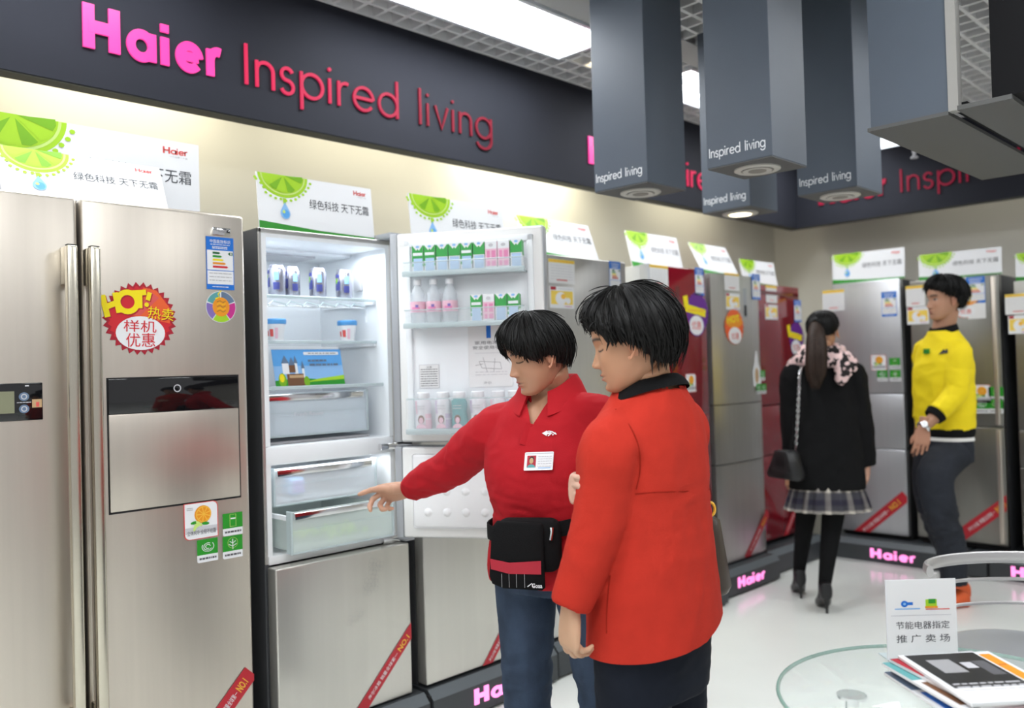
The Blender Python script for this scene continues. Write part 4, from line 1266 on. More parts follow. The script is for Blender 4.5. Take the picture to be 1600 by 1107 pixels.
for z0, z1 in ((.2, .94), (.95, 1.91)):
    MB().box((.50, -.010, z0 - Z + .01), (.53, .002, z1 - Z - .01), 'steel_warm', .006, 2).build('edge_handle', e0 if z0 < .5 else d)
put(g2, d, 'price_card', lambda w, h: art_card(w, h, 13), (1415, 448), (1446, 478))
put(g2, d, 'promotion_card', lambda w, h: art_promo(w, h, 13), (1417, 481), (1452, 506))
put(g2, d, 'energy_label', art_energy, (1509, 434), (1540, 473))
MB().box((g2.px(1512, 475)[0], -.002, g2.px(1512, 499)[1]), (g2.px(1540, 475)[0], .0, g2.px(1512, 475)[1]), 'paper').build('notice_label', d)
put_r(g2, d, 'hot_sticker', art_burst_red(.085), (1508, 477), 'orange and yellow round sale sticker')
u, z = g2.px(1519, 629); sticker(d, 'orange_tile_sticker', art_orange(.11), u, z)
for k, (x, y) in enumerate(((1545, 627), (1523, 646), (1545, 646))): u, z = g2.px(x, y); sticker(d, 'green_tile_sticker', art_tile(.085, k), u, z)
ribbon(g2, e0, (1500, 838), (1582, 780), .075)
g3 = Fr('dark steel fridge cut by the right frame edge', 'B', YBF, -1.575, .60, .20, 1.86, .58)
e0 = g3.door(.20, .70, 'steel_dark'); e1 = g3.door(.70, .93, 'steel_dark'); d = g3.door(.93, 1.86, 'steel_dark')
put(g3, d, 'price_card', lambda w, h: art_card(w, h, 15), (1570, 461), (1612, 490))
put(g3, d, 'promotion_card', lambda w, h: art_promo(w, h, 15), (1575, 494), (1612, 521))

dm('topper_text', (0.045, 0.05, 0.06), 0.6)
# ================================================================== TOPPER SIGNS
def topper(o, u, back, w, h, lean, label, strip=True):
    "tilted printed board; o = lower left corner, u along, back = horizontal direction away from the viewer"
    o = Vector(o); u = Vector(u); back = Vector(back)
    v = (Vector((0, 0, 1)) * cos(lean) + back * sin(lean)).normalized()
    t = thing('topper_sign', label, 'sign', o + u * (w / 2), 0, 'printed signs on top of the fridges')
    n = u.cross(v).normalized()
    mb = MB()
    c = [o, o + u * w, o + u * w + v * h, o + v * h]; bk = [p - n * .004 for p in c]
    mb.add(c + bk, [[0, 1, 2, 3], [7, 6, 5, 4], [0, 4, 5, 1], [1, 5, 6, 2], [2, 6, 7, 3], [3, 7, 4, 0]], 'white')
    f = Flat()
    cx, R = .215 * w, .205 * w
    hh = h
    f.poly([(p[0], min(p[1], hh)) for p in arc(cx, hh, R, 180, 360, 30, R * .82)], 'lime', 1)
    f.poly([(p[0], min(p[1], hh)) for p in arc(cx, hh, R * .90, 180, 360, 30, R * .72)], 'lime_pale', 2)
    f.poly([(p[0], min(p[1], hh)) for p in arc(cx, hh, R * .84, 180, 360, 30, R * .66)], 'lime', 3)
    for k in range(6):
        a = radians(194 + k * 29); b = a + radians(24)
        f.poly([(cx + .08 * R * cos((a + b) / 2), hh + .08 * R * sin((a + b) / 2)), (cx + .78 * R * cos(a), hh + .60 * R * sin(a)), (cx + .80 * R * cos((a + b) / 2), hh + .64 * R * sin((a + b) / 2)), (cx + .78 * R * cos(b), hh + .60 * R * sin(b))], 'lime_dark' if k % 2 else 'lime', 4)
    rr = random.Random(2)
    for k in range(16):
        a = radians(185 + k * 11); q = rr.uniform(1.0, 1.12)
        f.ell(cx + q * R * cos(a), hh + q * .86 * R * sin(a) if sin(a) < -.1 else hh - .02, R * .06, R * .05, 'lime', 3, 8)
    y0 = hh - R * .84
    f.poly([(cx - .014 * w, y0), (cx + .014 * w, y0), (cx + .006 * w, y0 - .20 * h), (cx - .006 * w, y0 - .20 * h)], 'lime', 2)
    yd = y0 - .27 * h
    f.poly([(cx, yd + .20 * h)] + arc(cx, yd, .040 * w, 40, -220, 18, .105 * h), 'blue_pale', 3); f.ell(cx + .004 * w, yd - .01 * h, .028 * w, .075 * h, 'sky_blue', 4, 18); f.ell(cx - .012 * w, yd + .025 * h, .012 * w, .03 * h, 'lime_pale', 5, 10)
    f.text('绿色科技 天下无霜', .425 * w, .46 * h, .535 * w, .175 * h, 'topper_text', 1, .012)
    p, tot = letter_polys('Haier', .17, .12)
    for (c_, vs, fs) in p: f.items.append(([(.83 * w + q[0] * .115 * w / tot, .83 * h + q[1] * .085 * h) for q in vs], fs, 'red_soft', 1))
    f.text('一个世界一个家', .86 * w, .785 * h, .085 * w, .022 * h, 'mid_grey', 1)
    if strip: f.poly([(0, 0), (w, 0), (w, .045 * h), (.5 * w, .07 * h), (0, .15 * h)], 'green_strip', 1)
    f.to(mb, o, u, v)
    mb.build('printed_board', t, True, smooth=0)
    # folded-back foot that keeps the board up
    mb = MB(); b0 = o + u * (w * .3) + back * .10; b1 = o + u * (w * .7) + back * .10
    q0 = o + u * (w * .3) + v * (h * .75) - n * .006; q1 = o + u * (w * .7) + v * (h * .75) - n * .006
    b0.z = b1.z = o.z
    mb.add([b0, b1, q1, q0] + [p + back * .002 for p in (b0, b1, q1, q0)], [[0, 1, 2, 3], [7, 6, 5, 4], [0, 4, 5, 1], [1, 5, 6, 2], [2, 6, 7, 3], [3, 7, 4, 0]], 'white')
    mb.build('support_leg', t, True, smooth=0)
UA, BA = (0, 1, 0), (-1, 0, 0)
topper((-2.72, .69, 1.9385), UA, BA, .475, .165, radians(24), 'lime printed sign board standing in front of the bigger one on the side-by-side fridge', False)
topper((-2.86, .60, 1.9385), UA, BA, .735, .268, radians(0), 'largest lime printed sign board, at the back of the side-by-side fridge', False)
topper((-2.74, 1.495, 1.916), UA, BA, .49, .205, radians(5), 'lime printed sign board on the open fridge')
topper((-2.73, 2.165, 1.906), UA, BA, .535, .222, radians(6), 'lime printed sign board just behind the top of the open fridge door')
topper((-2.74, 2.84, 1.926), UA, BA, .525, .205, radians(20), 'lime printed sign board on the silver fridge behind the women')
topper((-2.99, 3.97, 1.969), UA, BA, .52, .22, radians(13), 'lime printed sign board on the red fridge behind the orange coat')
topper((-2.90, 4.56, 1.956), UA, BA, .43, .225, radians(26), 'steeply tilted lime printed sign board on the slim silver fridge')
topper((-2.99, 5.20, 1.931), UA, BA, .47, .175, radians(10), 'lime printed sign board on the dark red corner fridge')
def btop(tl, tr, bl, Y, z0, label):
    p = at(bl[0], bl[1], 1, Y); q = at(tr[0], tr[1], 1, Y)
    topper((p.x, Y, z0), (1, 0, 0), (0, 1, 0), q.x - p.x, q.z - z0, radians(3), label)
btop((1300, 405), (1412, 386), (1301, 443), YBF + .06, 1.946, 'lime printed sign board on the pale silver fridge of the back wall')
btop((1438, 405), (1564, 385), (1436, 445), YBF + .06, 1.916, 'glossy lime printed sign board behind the head of the man in yellow')
btop((1588, 410), (1700, 385), (1588, 455), YBF + .06, 1.861, 'lime printed sign board at the right frame edge')
# ================================================================== TABLE, SIGN, MAGAZINES, CHAIR
TX, TY, TZ, TR = -.60, 1.82, .72, .345
t = thing('glass_table', 'round glass table with chrome legs at the lower right', 'table', (TX, TY, 0))
mb = MB(); mb.lathe([(.0, -.010), (TR - .004, -.010), (TR, -.006), (TR, -.002), (TR - .003, 0), (.0, 0)], 'table_glass', (TX, TY, TZ), 64)
mb.build('tabletop', t, True)
mb = MB(); mb.tube([(TX + TR * cos(2 * pi * k / 72), TY + TR * sin(2 * pi * k / 72), TZ - .005) for k in range(72)], .0042, 'glass_edge', 8, True); mb.build('glass_rim', t, True)
for k in range(4):
    a = radians(25 + 90 * k); r0, r1 = .20, .26
    mb = MB(); mb.tube([(TX + r0 * cos(a), TY + r0 * sin(a), TZ - .014), (TX + r0 * cos(a), TY + r0 * sin(a), .5), (TX + r1 * cos(a), TY + r1 * sin(a), .02)], .014, 'chrome', 12)
    mb.lathe([(.022, .0), (.022, .012), (.0, .012)], 'black', (TX + r1 * cos(a), TY + r1 * sin(a), 0.0), 14)
    mb.lathe([(.03, -.016), (.03, -.0105), (.0, -.0105)], 'chrome', (TX + r0 * cos(a), TY + r0 * sin(a), TZ), 16)
    mb.build('leg', t, True)
mb = MB(); mb.tube([(TX + .20 * cos(2 * pi * k / 32), TY + .20 * sin(2 * pi * k / 32), .42) for k in range(32)], .009, 'chrome', 8, True); mb.build('ring_stretcher', t, True)

# upright sheet in a clear stand
pA = at(1384, 1013, 2, TZ + .03); dS = (_M.transposed() @ Vector((0, 0, 1)))
dep = (pA - Vector((0, 0, CAMZ))).dot(dS)
bl = unp(1387, 1022, dep); br = unp(1497, 1022, dep); tl = unp(1385, 908, dep)
u = (br - bl); wS = u.length; u.normalize(); u.z = 0; u.normalize()
bl.z = TZ + .002; hS = tl.z - TZ - .002
t = thing('table_sign', 'white notice sheet in a clear stand on the glass table', 'sign', bl + u * wS / 2)
nb = Vector((-u.y, u.x, 0))
mb = MB(); f = Flat()
f.rect(.002, .004, wS - .002, hS, 'paper', 2)
f.ell(wS * .26, hS * .70, wS * .05, wS * .045, 'blue', 3); f.rect(wS * .30, hS * .685, wS * .38, hS * .72, 'blue', 3); f.ell(wS * .26, hS * .70, wS * .02, wS * .018, 'blue_pale', 4)
f.rect(wS * .12, hS * .63, wS * .48, hS * .645, 'blue_pale', 3)
f.rect(wS * .56, hS * .66, wS * .72, hS * .75, 'lime', 3); f.rect(wS * .60, hS * .70, wS * .70, hS * .755, 'green', 4); f.rect(wS * .55, hS * .64, wS * .73, hS * .665, 'orange', 4); f.rect(wS * .56, hS * .62, wS * .9, hS * .632, 'red_soft', 3)
f.stroke([(wS * .06, hS * .555), (wS * .92, hS * .555)], .0012, 'pale_grey', 3)
f.text('节能电器指定', wS * .13, hS * .385, wS * .76, hS * .095, 'grey_text', 3, .010)
f.text('推 广 卖 场', wS * .13, hS * .215, wS * .76, hS * .10, 'grey_text', 3, .014)
f.to(mb, bl, u, (0, 0, 1)); mb.build('notice_sheet', t, True, smooth=0)
mb = MB(); c = [bl, bl + u * wS, bl + u * wS + Vector((0, 0, hS)), bl + Vector((0, 0, hS))]
mb.add(c + [p + nb * .003 for p in c], [[0, 1, 2, 3], [7, 6, 5, 4], [0, 4, 5, 1], [1, 5, 6, 2], [2, 6, 7, 3], [3, 7, 4, 0]], 'white')
c = [bl - nb * .03, bl + u * wS - nb * .03, bl + u * wS + nb * .05, bl + nb * .05]
mb.add([p - Vector((0, 0, .0015)) for p in c] + [p + Vector((0, 0, .0005)) for p in c], [[0, 1, 2, 3], [7, 6, 5, 4], [0, 4, 5, 1], [1, 5, 6, 2], [2, 6, 7, 3], [3, 7, 4, 0]], 'clear_edge')
mb.build('stand', t, True, smooth=0)

# fanned magazines
mags = [(.0, 'white', 'slate', 'blue'), (.06, 'orange_pale', 'orange', 'white'), (-.06, 'red', 'white', 'sky_blue'), (.05, 'white', 'teal', 'brown'), (.10, 'pale_grey', 'dark_red', 'orange'), (-.04, 'white', 'black', 'mid_grey')]
labs = ['magazine at the bottom of the stack beside the notice on the glass table', 'orange edged magazine second from the bottom of the stack', 'red covered magazine in the middle of the stack', 'magazine with blue strip third from the top of the stack', 'magazine just under the topmost of the stack', 'topmost magazine of the stack with a dark photo cover']
cm = at(1522, 1064, 2, TZ + .03)
uu = u.copy(); vv = Vector((-uu.y, uu.x, 0))
for i, (rot, base, k1, k2) in enumerate(mags):
    zb = TZ + .0005 + i * .0072
    o = bpy.data.objects.new('x', None)
    mb = MB(); w, h = .20, .265
    mb.box((-w / 2, -h / 2, 0), (w / 2, h / 2, .0066), 'paper', .001, 1)
    f = Flat(); f.rect(-w / 2, -h / 2, w / 2, h / 2, base, 1)
    if i == 5:
        f.rect(-w * .44, -.06, w * .32, h * .49, 'black', 2); f.rect(-w * .30, .02, -w * .05, h * .36, 'mid_grey', 3); f.rect(.0, .04, w * .12, h * .28, 'pale_grey', 3); f.rect(w * .14, .0, w * .28, h * .3, 'grey_text', 3)
        f.rect(w * .34, -.03, w * .46, h * .44, 'orange', 2); f.rect(w * .36, .05, w * .44, h * .2, 'dark_red', 3); f.lines(-w * .4, -h * .30, w * .3, -h * .12, 3, 'pale_grey', .006, 2, 4)
    else:
        f.rect(-w / 2, h * .1, -w * .2, h / 2, k1, 2); f.rect(-w * .45, -h * .4, -w * .25, h * .05, k2, 3); f.rect(w * .1, -h * .3, w * .45, h * .4, k1, 2); f.ell(-.02, -.05, .05, .04, k2, 3)
    f.to(mb, (0, 0, .0067), (1, 0, 0), (0, 1, 0), .0001)
    ob = mb.build('magazine', None, smooth=0)
    base_rot = math.atan2(uu.y, uu.x)
    ob.location = (cm.x + .012 * (i % 3 - 1), cm.y + .01 * ((i * 2) % 3 - 1), zb); ob.rotation_euler = (0, 0, base_rot + .10 + rot)
    tag(ob, labs[i], 'magazine', 'magazines stacked on the glass table')

# aluminium cafe chair behind the table
cc = unp(1590, 900, 2.75); CXc, CYc = cc.x, cc.y
fw = Vector((-_M[2][0], -_M[2][1], 0)).normalized(); rg = Vector((_M[0][0], _M[0][1], 0)).normalized()
t = thing('cafe_chair', 'silver metal tube chair with a curved back rail behind the glass table', 'chair', (CXc, CYc, 0))
def cp(x, y, z): return Vector((CXc, CYc, 0)) + rg * x - fw * y + Vector((0, 0, z))
def rail(z, r0, a0, a1, rad, key='alu', sq=None, n=26, ky=1.0):
    pts = [cp(r0 * cos(radians(a0 + (a1 - a0) * i / n)), r0 * ky * sin(radians(a0 + (a1 - a0) * i / n)), z) for i in range(n + 1)]
    return MB().tube(pts, rad, key, 12, False, sq)
rail(.712, .280, 180, 0, .016, 'alu', (.7, 1.25), ky=.62).build('back_rail', t, True)
rail(.64, .27, 172, 8, .006, ky=.62).build('back_rail', t, True)
rail(.56, .265, 172, 8, .006, ky=.62).build('back_rail', t, True)
mb = MB(); mb.lathe([(.0, 0), (.205, 0), (.215, .008), (.205, .018), (.0, .018)], 'cabinet_light', (CXc, CYc, .44), 40); mb.build('seat', t, True)
rail(.445, .215, 0, 360, .011).build('seat_ring', t, True)
for (a, top) in ((172, .70), (8, .70), (232, .445), (308, .445)):
    a = radians(a); c0 = cp(.215 * cos(a), .215 * sin(a), .44); c1 = cp(.26 * cos(a), .26 * sin(a), .012)
    pts = [c1, c0] + ([cp(.262 * cos(a), .17 * sin(a), top)] if top > .5 else [])
    MB().tube(pts, .012, 'alu', 12).build('leg', t, True)
# ================================================================== PEOPLE
from mathutils.bvhtree import BVHTree
CAMF = Vector(_M[2]); CAMR = Vector(_M[0]); CAMU = -Vector(_M[1])
def camvec(r, u, b):
    "direction from right / up / toward-viewer amounts"
    return (CAMR * r + CAMU * u - CAMF * b)

dm('skin', (0.60, 0.35, 0.23), 0.5, attr='tint', sss=0.08)
dm('hair_black', (0.006, 0.0056, 0.0053), 0.5, spec=0.25, noise=((120, 120, 12), 0.35, 2))
dm('hair_brown', (0.030, 0.018, 0.013), 0.5, spec=0.25, noise=((120, 120, 12), 0.35, 2))
dm('polo_red', (0.42, 0.009, 0.016), 0.8, spec=0.25, noise=((14, 14, 14), 0.05, 3), bump=((500, 500, 500), 0.15, 1))
dm('coat_orange', (0.47, 0.030, 0.017), 0.9, spec=0.2, noise=((20, 20, 20), 0.05, 3), bump=((420, 420, 420), 0.25, 1))
dm('cloth_black', (0.006, 0.006, 0.0065), 0.9, spec=0.2, bump=((300, 300, 300), 0.2, 1))
dm('denim', (0.042, 0.062, 0.100), 0.85, spec=0.2, noise=((11, 11, 5), 0.34, 6), bump=((350, 350, 350), 0.25, 1))
dm('denim_dark', (0.012, 0.015, 0.023), 0.8, noise=((9, 9, 4), 0.22, 4), bump=((350, 350, 350), 0.25, 1))
dm('navy_trousers', (0.008, 0.0105, 0.018), 0.8, spec=0.2, noise=((9, 9, 9), 0.12, 3))
dm('sweat_yellow', (0.86, 0.66, 0.005), 0.8, noise=((8, 8, 8), 0.03, 3), bump=((300, 300, 300), 0.12, 1))
dm('cloth_white', (0.75, 0.73, 0.70), 0.8)
dm('leather_black', (0.014, 0.014, 0.015), 0.4, bump=((120, 120, 120), 0.2, 2))
dm('leather_brown', (0.045, 0.030, 0.020), 0.4)
dm('shoe_orange', (0.75, 0.12, 0.03), 0.5)
dm('plaid', (0.2, 0.2, 0.2), 0.85, attr='tint')
# pale pink scarf with dark blotches
_s = mat('scarf', (0.78, 0.55, 0.53), 0.85); M['scarf'] = _s
_nt = _s.node_tree; _b = _nt.nodes['Principled BSDF']
_tcn = _nt.nodes.new('ShaderNodeTexCoord'); _v = _nt.nodes.new('ShaderNodeTexNoise'); _v.inputs['Scale'].default_value = 27; _v.inputs['Detail'].default_value = 1
_cr = _nt.nodes.new('ShaderNodeValToRGB'); _cr.color_ramp.elements[0].position = .44; _cr.color_ramp.elements[0].color = (.015, .012, .012, 1)
_cr.color_ramp.elements[1].position = .49; _cr.color_ramp.elements[1].color = (.78, .56, .54, 1)
_nt.links.new(_tcn.outputs['Object'], _v.inputs['Vector']); _nt.links.new(_v.outputs['Fac'], _cr.inputs['Fac']); _nt.links.new(_cr.outputs['Color'], _b.inputs['Base Color'])


def catmull(pts, vals, per=5):
    "smooth points and values"
    P = [Vector(p) for p in pts]; n = len(P); op = []; ov = []
    def cr(a, b, c, d, t): return 0.5 * ((2 * b) + (c - a) * t + (2 * a - 5 * b + 4 * c - d) * t * t + (3 * b - a - 3 * c + d) * t ** 3)
    for i in range(n - 1):
        a, b, c, d = P[max(i - 1, 0)], P[i], P[i + 1], P[min(i + 2, n - 1)]
        va, vb, vc, vd = vals[max(i - 1, 0)], vals[i], vals[i + 1], vals[min(i + 2, n - 1)]
        for k in range(per):
            t = k / per; op.append(cr(a, b, c, d, t)); ov.append(cr(va, vb, vc, vd, t))
    op.append(P[-1]); ov.append(vals[-1]); return op, ov

def limb(mb, pts, rs, key, n=18, sq=None, up=None, per=5):
    p, r = catmull(pts, rs, per); return mb.tube(p, r, key, n, False, sq, up)

def ring_pts(c, rt, fw, a, b, e=2.2, n=32):
    out = []
    for k in range(n):
        t = 2 * pi * k / n; ct, st = cos(t), sin(t)
        out.append(c + rt * (a * math.copysign(abs(ct) ** (2 / e), ct)) + fw * (b * math.copysign(abs(st) ** (2 / e), st)))
    return out

def interp(tab, z):
    "tab: sorted list of (z, values...); monotone-ish cubic via smoothstep-free catmull"
    if z <= tab[0][0]: return tab[0][1:]
    if z >= tab[-1][0]: return tab[-1][1:]
    for i in range(len(tab) - 1):
        if tab[i][0] <= z <= tab[i + 1][0]:
            a = tab[max(i - 1, 0)]; b = tab[i]; c = tab[i + 1]; d = tab[min(i + 2, len(tab) - 1)]
            h = c[0] - b[0]; t = (z - b[0]) / h; res = []
            for k in range(1, len(b)):
                m0 = (c[k] - a[k]) / max(c[0] - a[0], 1e-6) * h; m1 = (d[k] - b[k]) / max(d[0] - b[0], 1e-6) * h
                res.append((2 * t ** 3 - 3 * t * t + 1) * b[k] + (t ** 3 - 2 * t * t + t) * m0 + (-2 * t ** 3 + 3 * t * t) * c[k] + (t ** 3 - t * t) * m1)
            return res

def remesh(mb, voxel, smooth=4, key=None):
    "voxel union of everything in mb -> new MB with one material"
    me = bpy.data.meshes.new('tmp'); me.from_pydata([tuple(p) for p in mb.v], [], mb.f)
    bm = bmesh.new(); bm.from_mesh(me); bmesh.ops.recalc_face_normals(bm, faces=bm.faces); bm.to_mesh(me); bm.free()
    o = bpy.data.objects.new('tmp', me); COL.objects.link(o)
    r = o.modifiers.new('r', 'REMESH'); r.mode = 'VOXEL'; r.voxel_size = voxel; r.use_smooth_shade = True
    if smooth:
        s = o.modifiers.new('s', 'SMOOTH'); s.factor = 0.5; s.iterations = smooth
    dg = bpy.context.evaluated_depsgraph_get()
    m2 = bpy.data.meshes.new_from_object(o.evaluated_get(dg))
    out = MB(); k = key or mb.mats[0]
    out.add([v.co.copy() for v in m2.vertices], [list(p.vertices) for p in m2.polygons], k)
    out.n = [v.normal.copy() for v in m2.vertices]
    bpy.data.objects.remove(o); bpy.data.meshes.remove(me); bpy.data.meshes.remove(m2)
    return out

def folds(mb, amp, sc, off=0.0, mask=None):
    "cloth folds: stretched noise pushed along the normals"
    for i, p in enumerate(mb.v):
        q = Vector((p.x * sc[0] + off, p.y * sc[1], p.z * sc[2]))
        h = mnoise.noise(q) + .5 * mnoise.noise(q * 2.1)
        h = 1 - 2 * abs(h) if h < .25 else h
        a = amp * (mask(p) if mask else 1.0)
        mb.v[i] = p + mb.n[i] * (a * h)
    return mb

def setcol(ob, fn):
    me = ob.data
    a = me.color_attributes.new('tint', 'FLOAT_COLOR', 'POINT')
    for i, v in enumerate(me.vertices):
        c = fn(i, v.co); a.data[i].color = (c[0], c[1], c[2], 1)

# ------------------------------------------------------------------ head
HEAD = sorted([(-.116, .030, .052, .004), (-.112, .058, .030, .020), (-.104, .070, .008, .034), (-.094, .076, -.018, .043), (-.080, .078, -.040, .052), (-.062, .080, -.056, .060), (-.042, .080, -.070, .0655),
               (-.020, .079, -.085, .0695), (.0, .077, -.094, .072), (.020, .082, -.098, .0735), (.045, .080, -.099, .073), (.068, .070, -.092, .0685), (.088, .050, -.076, .058), (.101, .026, -.054, .042), (.109, .004, -.034, .022), (.1115, -.012, -.020, .006)])
def g(x, s): return math.exp(-(x / s) ** 2)
NOSE = [(-.052, .0, .010), (-.047, .004, .012), (-.042, .0155, .0115), (-.036, .0195, .0105), (-.029, .0165, .0095), (-.018, .0105, .0085), (-.006, .006, .008), (.006, .0035, .008), (.020, .0, .009)]
def head_mesh(skin, lip, look_down=True, female=True):
    nz, na = 112, 168
    V = []; T = []
    for j in range(nz + 1):
        z = -.116 + (.2275) * j / nz
        yf, yb, w = interp(HEAD, z)
        cy = (yf + yb) / 2; hb = (yf - yb) / 2
        for i in range(na):
            t = i / na * 2 - 1                       # -1..1, 0 = front
            a = (abs(t) ** 1.45) * math.copysign(pi, t)
            s, c = sin(a), cos(a)
            e = 2.35 if c < 0 else 2.15
            x = w * math.copysign(abs(s) ** (2 / e), s); y = cy + hb * math.copysign(abs(c) ** (2 / e), c)
            if c > 0:
                ax = abs(x); d = 0
                n = interp(NOSE, z)
                d += n[0] * g(x, n[1]) if -.055 < z < .022 else 0
                d += .0075 * g(ax - .0125, .0055) * g(z + .040, .0065)
                d -= .009 * g(ax - .030, .015) * g(z - .003, .012)
                d += .0065 * g(ax - .031, .0115) * g(z + .000, .0075)
                d += .003 * g(ax - .026, .02) * g(z - .021, .007)
                d += .005 * g(ax - .044, .018) * g(z + .030, .018)
                d += .0062 * g(x, .019) * g(z + .0625, .0042) + .0064 * g(x, .016) * g(z + .0735, .0048) - .0022 * g(x, .022) * g(z + .0675, .0018)
                d -= .0035 * g(x, .02) * g(z + .084, .005)
                d += .007 * g(x, .019) * g(z + .100, .011)
                y += d * min(1, c * 3)
            V.append(Vector((x, y, z)))
            col = Vector(skin)
            if c > 0:
                ax = abs(x)
                blush = .25 * g(ax - .045, .02) * g(z + .03, .02) + .2 * g(x, .012) * g(z + .038, .012)
                col = col.lerp(Vector((skin[0] * .98, skin[1] * .82, skin[2] * .80)), blush)
                lipm = max(0, min(1, 2.2 * g(x, .0185) * max(g(z + .0625, .0045), g(z + .073, .0052)) - .75)) 
                col = col.lerp(Vector(lip), lipm)
                col = col.lerp(Vector(lip) * .35, .8 * g(x, .019) * g(z + .0675, .0016))
                zb = .0235 - 9.0 * (ax - .030) ** 2 + (ax - .03) * .02
                brow = 1.15 * (1 if .010 < ax < .050 else 0) * g(z - zb, .0036 if female else .0045)
                col = col.lerp(Vector((.02, .016, .014)), min(.92, brow))
                ze = (-.0045 if look_down else .0005)
                if abs(ax - .031) < .0145:
                    k = 1 - ((ax - .031) / .0145) ** 2
                    if not look_down and abs(z - ze) < .0050 * k + .0005:
                        col = Vector((.55, .52, .50)) if abs(ax - .031) > .0055 else Vector((.02, .015, .012))
                    zl = ze + (.0048 * k if not look_down else -.0025 * k)
                    col = col.lerp(Vector((.018, .013, .012)), min(1, 1.2 * g(z - zl, .0018)))
            T.append(col)
    F = []
    for j in range(nz):
        for i in range(na):
            q = (i + 1) % na; F.append([j * na + i, j * na + q, (j + 1) * na + q, (j + 1) * na + i])
    F.append(list(range(na))[::-1]); F.append([nz * na + i for i in range(na)])
    # ears
    for sd in (-1, 1):
        mbe = MB(); rim = []
        for k in range(15):
            a = radians(-60 + 290 * k / 14); rim.append(Vector((sd * (.0745 + .010 * (1 - cos(a)) / 2 + .004), -.012 - .0165 * sin(a + .9), -.012 + .030 * cos(a + .9 - 1.2))))
        p2, r2 = catmull(rim, [.0035] * 15, 2); mbe.tube(p2, r2, 'skin', 8)
        c = Vector((sd * .076, -.012, -.012)); n1 = len(V)
        mbe.lathe([(.0, -.004), (.021, -.002), (.024, .001), (.018, .0045), (.0, .003)], 'skin', (0, 0, 0), 18, .62, 1.15)
        k0 = len(mbe.v) - 5 * 18
        for q in range(k0, len(mbe.v)):
            p = mbe.v[q]; mbe.v[q] = c + Vector((sd * (p.z + .004 + .10 * (-p.x) * 1), p.x, p.y))
        V += mbe.v; F += [[i + n1 for i in f] for f in mbe.f]; T += [Vector((skin[0] * 1.0, skin[1] * .86, skin[2] * .84))] * len(mbe.v)
    return V, F, T

def look_matrix(pos, fwd, pitch=0.0, roll=0.0, scale=1.0):
    "y = facing, x = right, z = up; pitch tilts the face down"
    f = Vector((fwd[0], fwd[1], 0)).normalized(); r = Vector((f.y, -f.x, 0)); u = Vector((0, 0, 1))
    m = Matrix((r, f, u)).transposed().to_4x4()
    return Matrix.Translation(pos) @ m @ Matrix.Rotation(-pitch, 4, 'X') @ Matrix.Rotation(roll, 4, 'Y') @ Matrix.Scale(scale, 4)

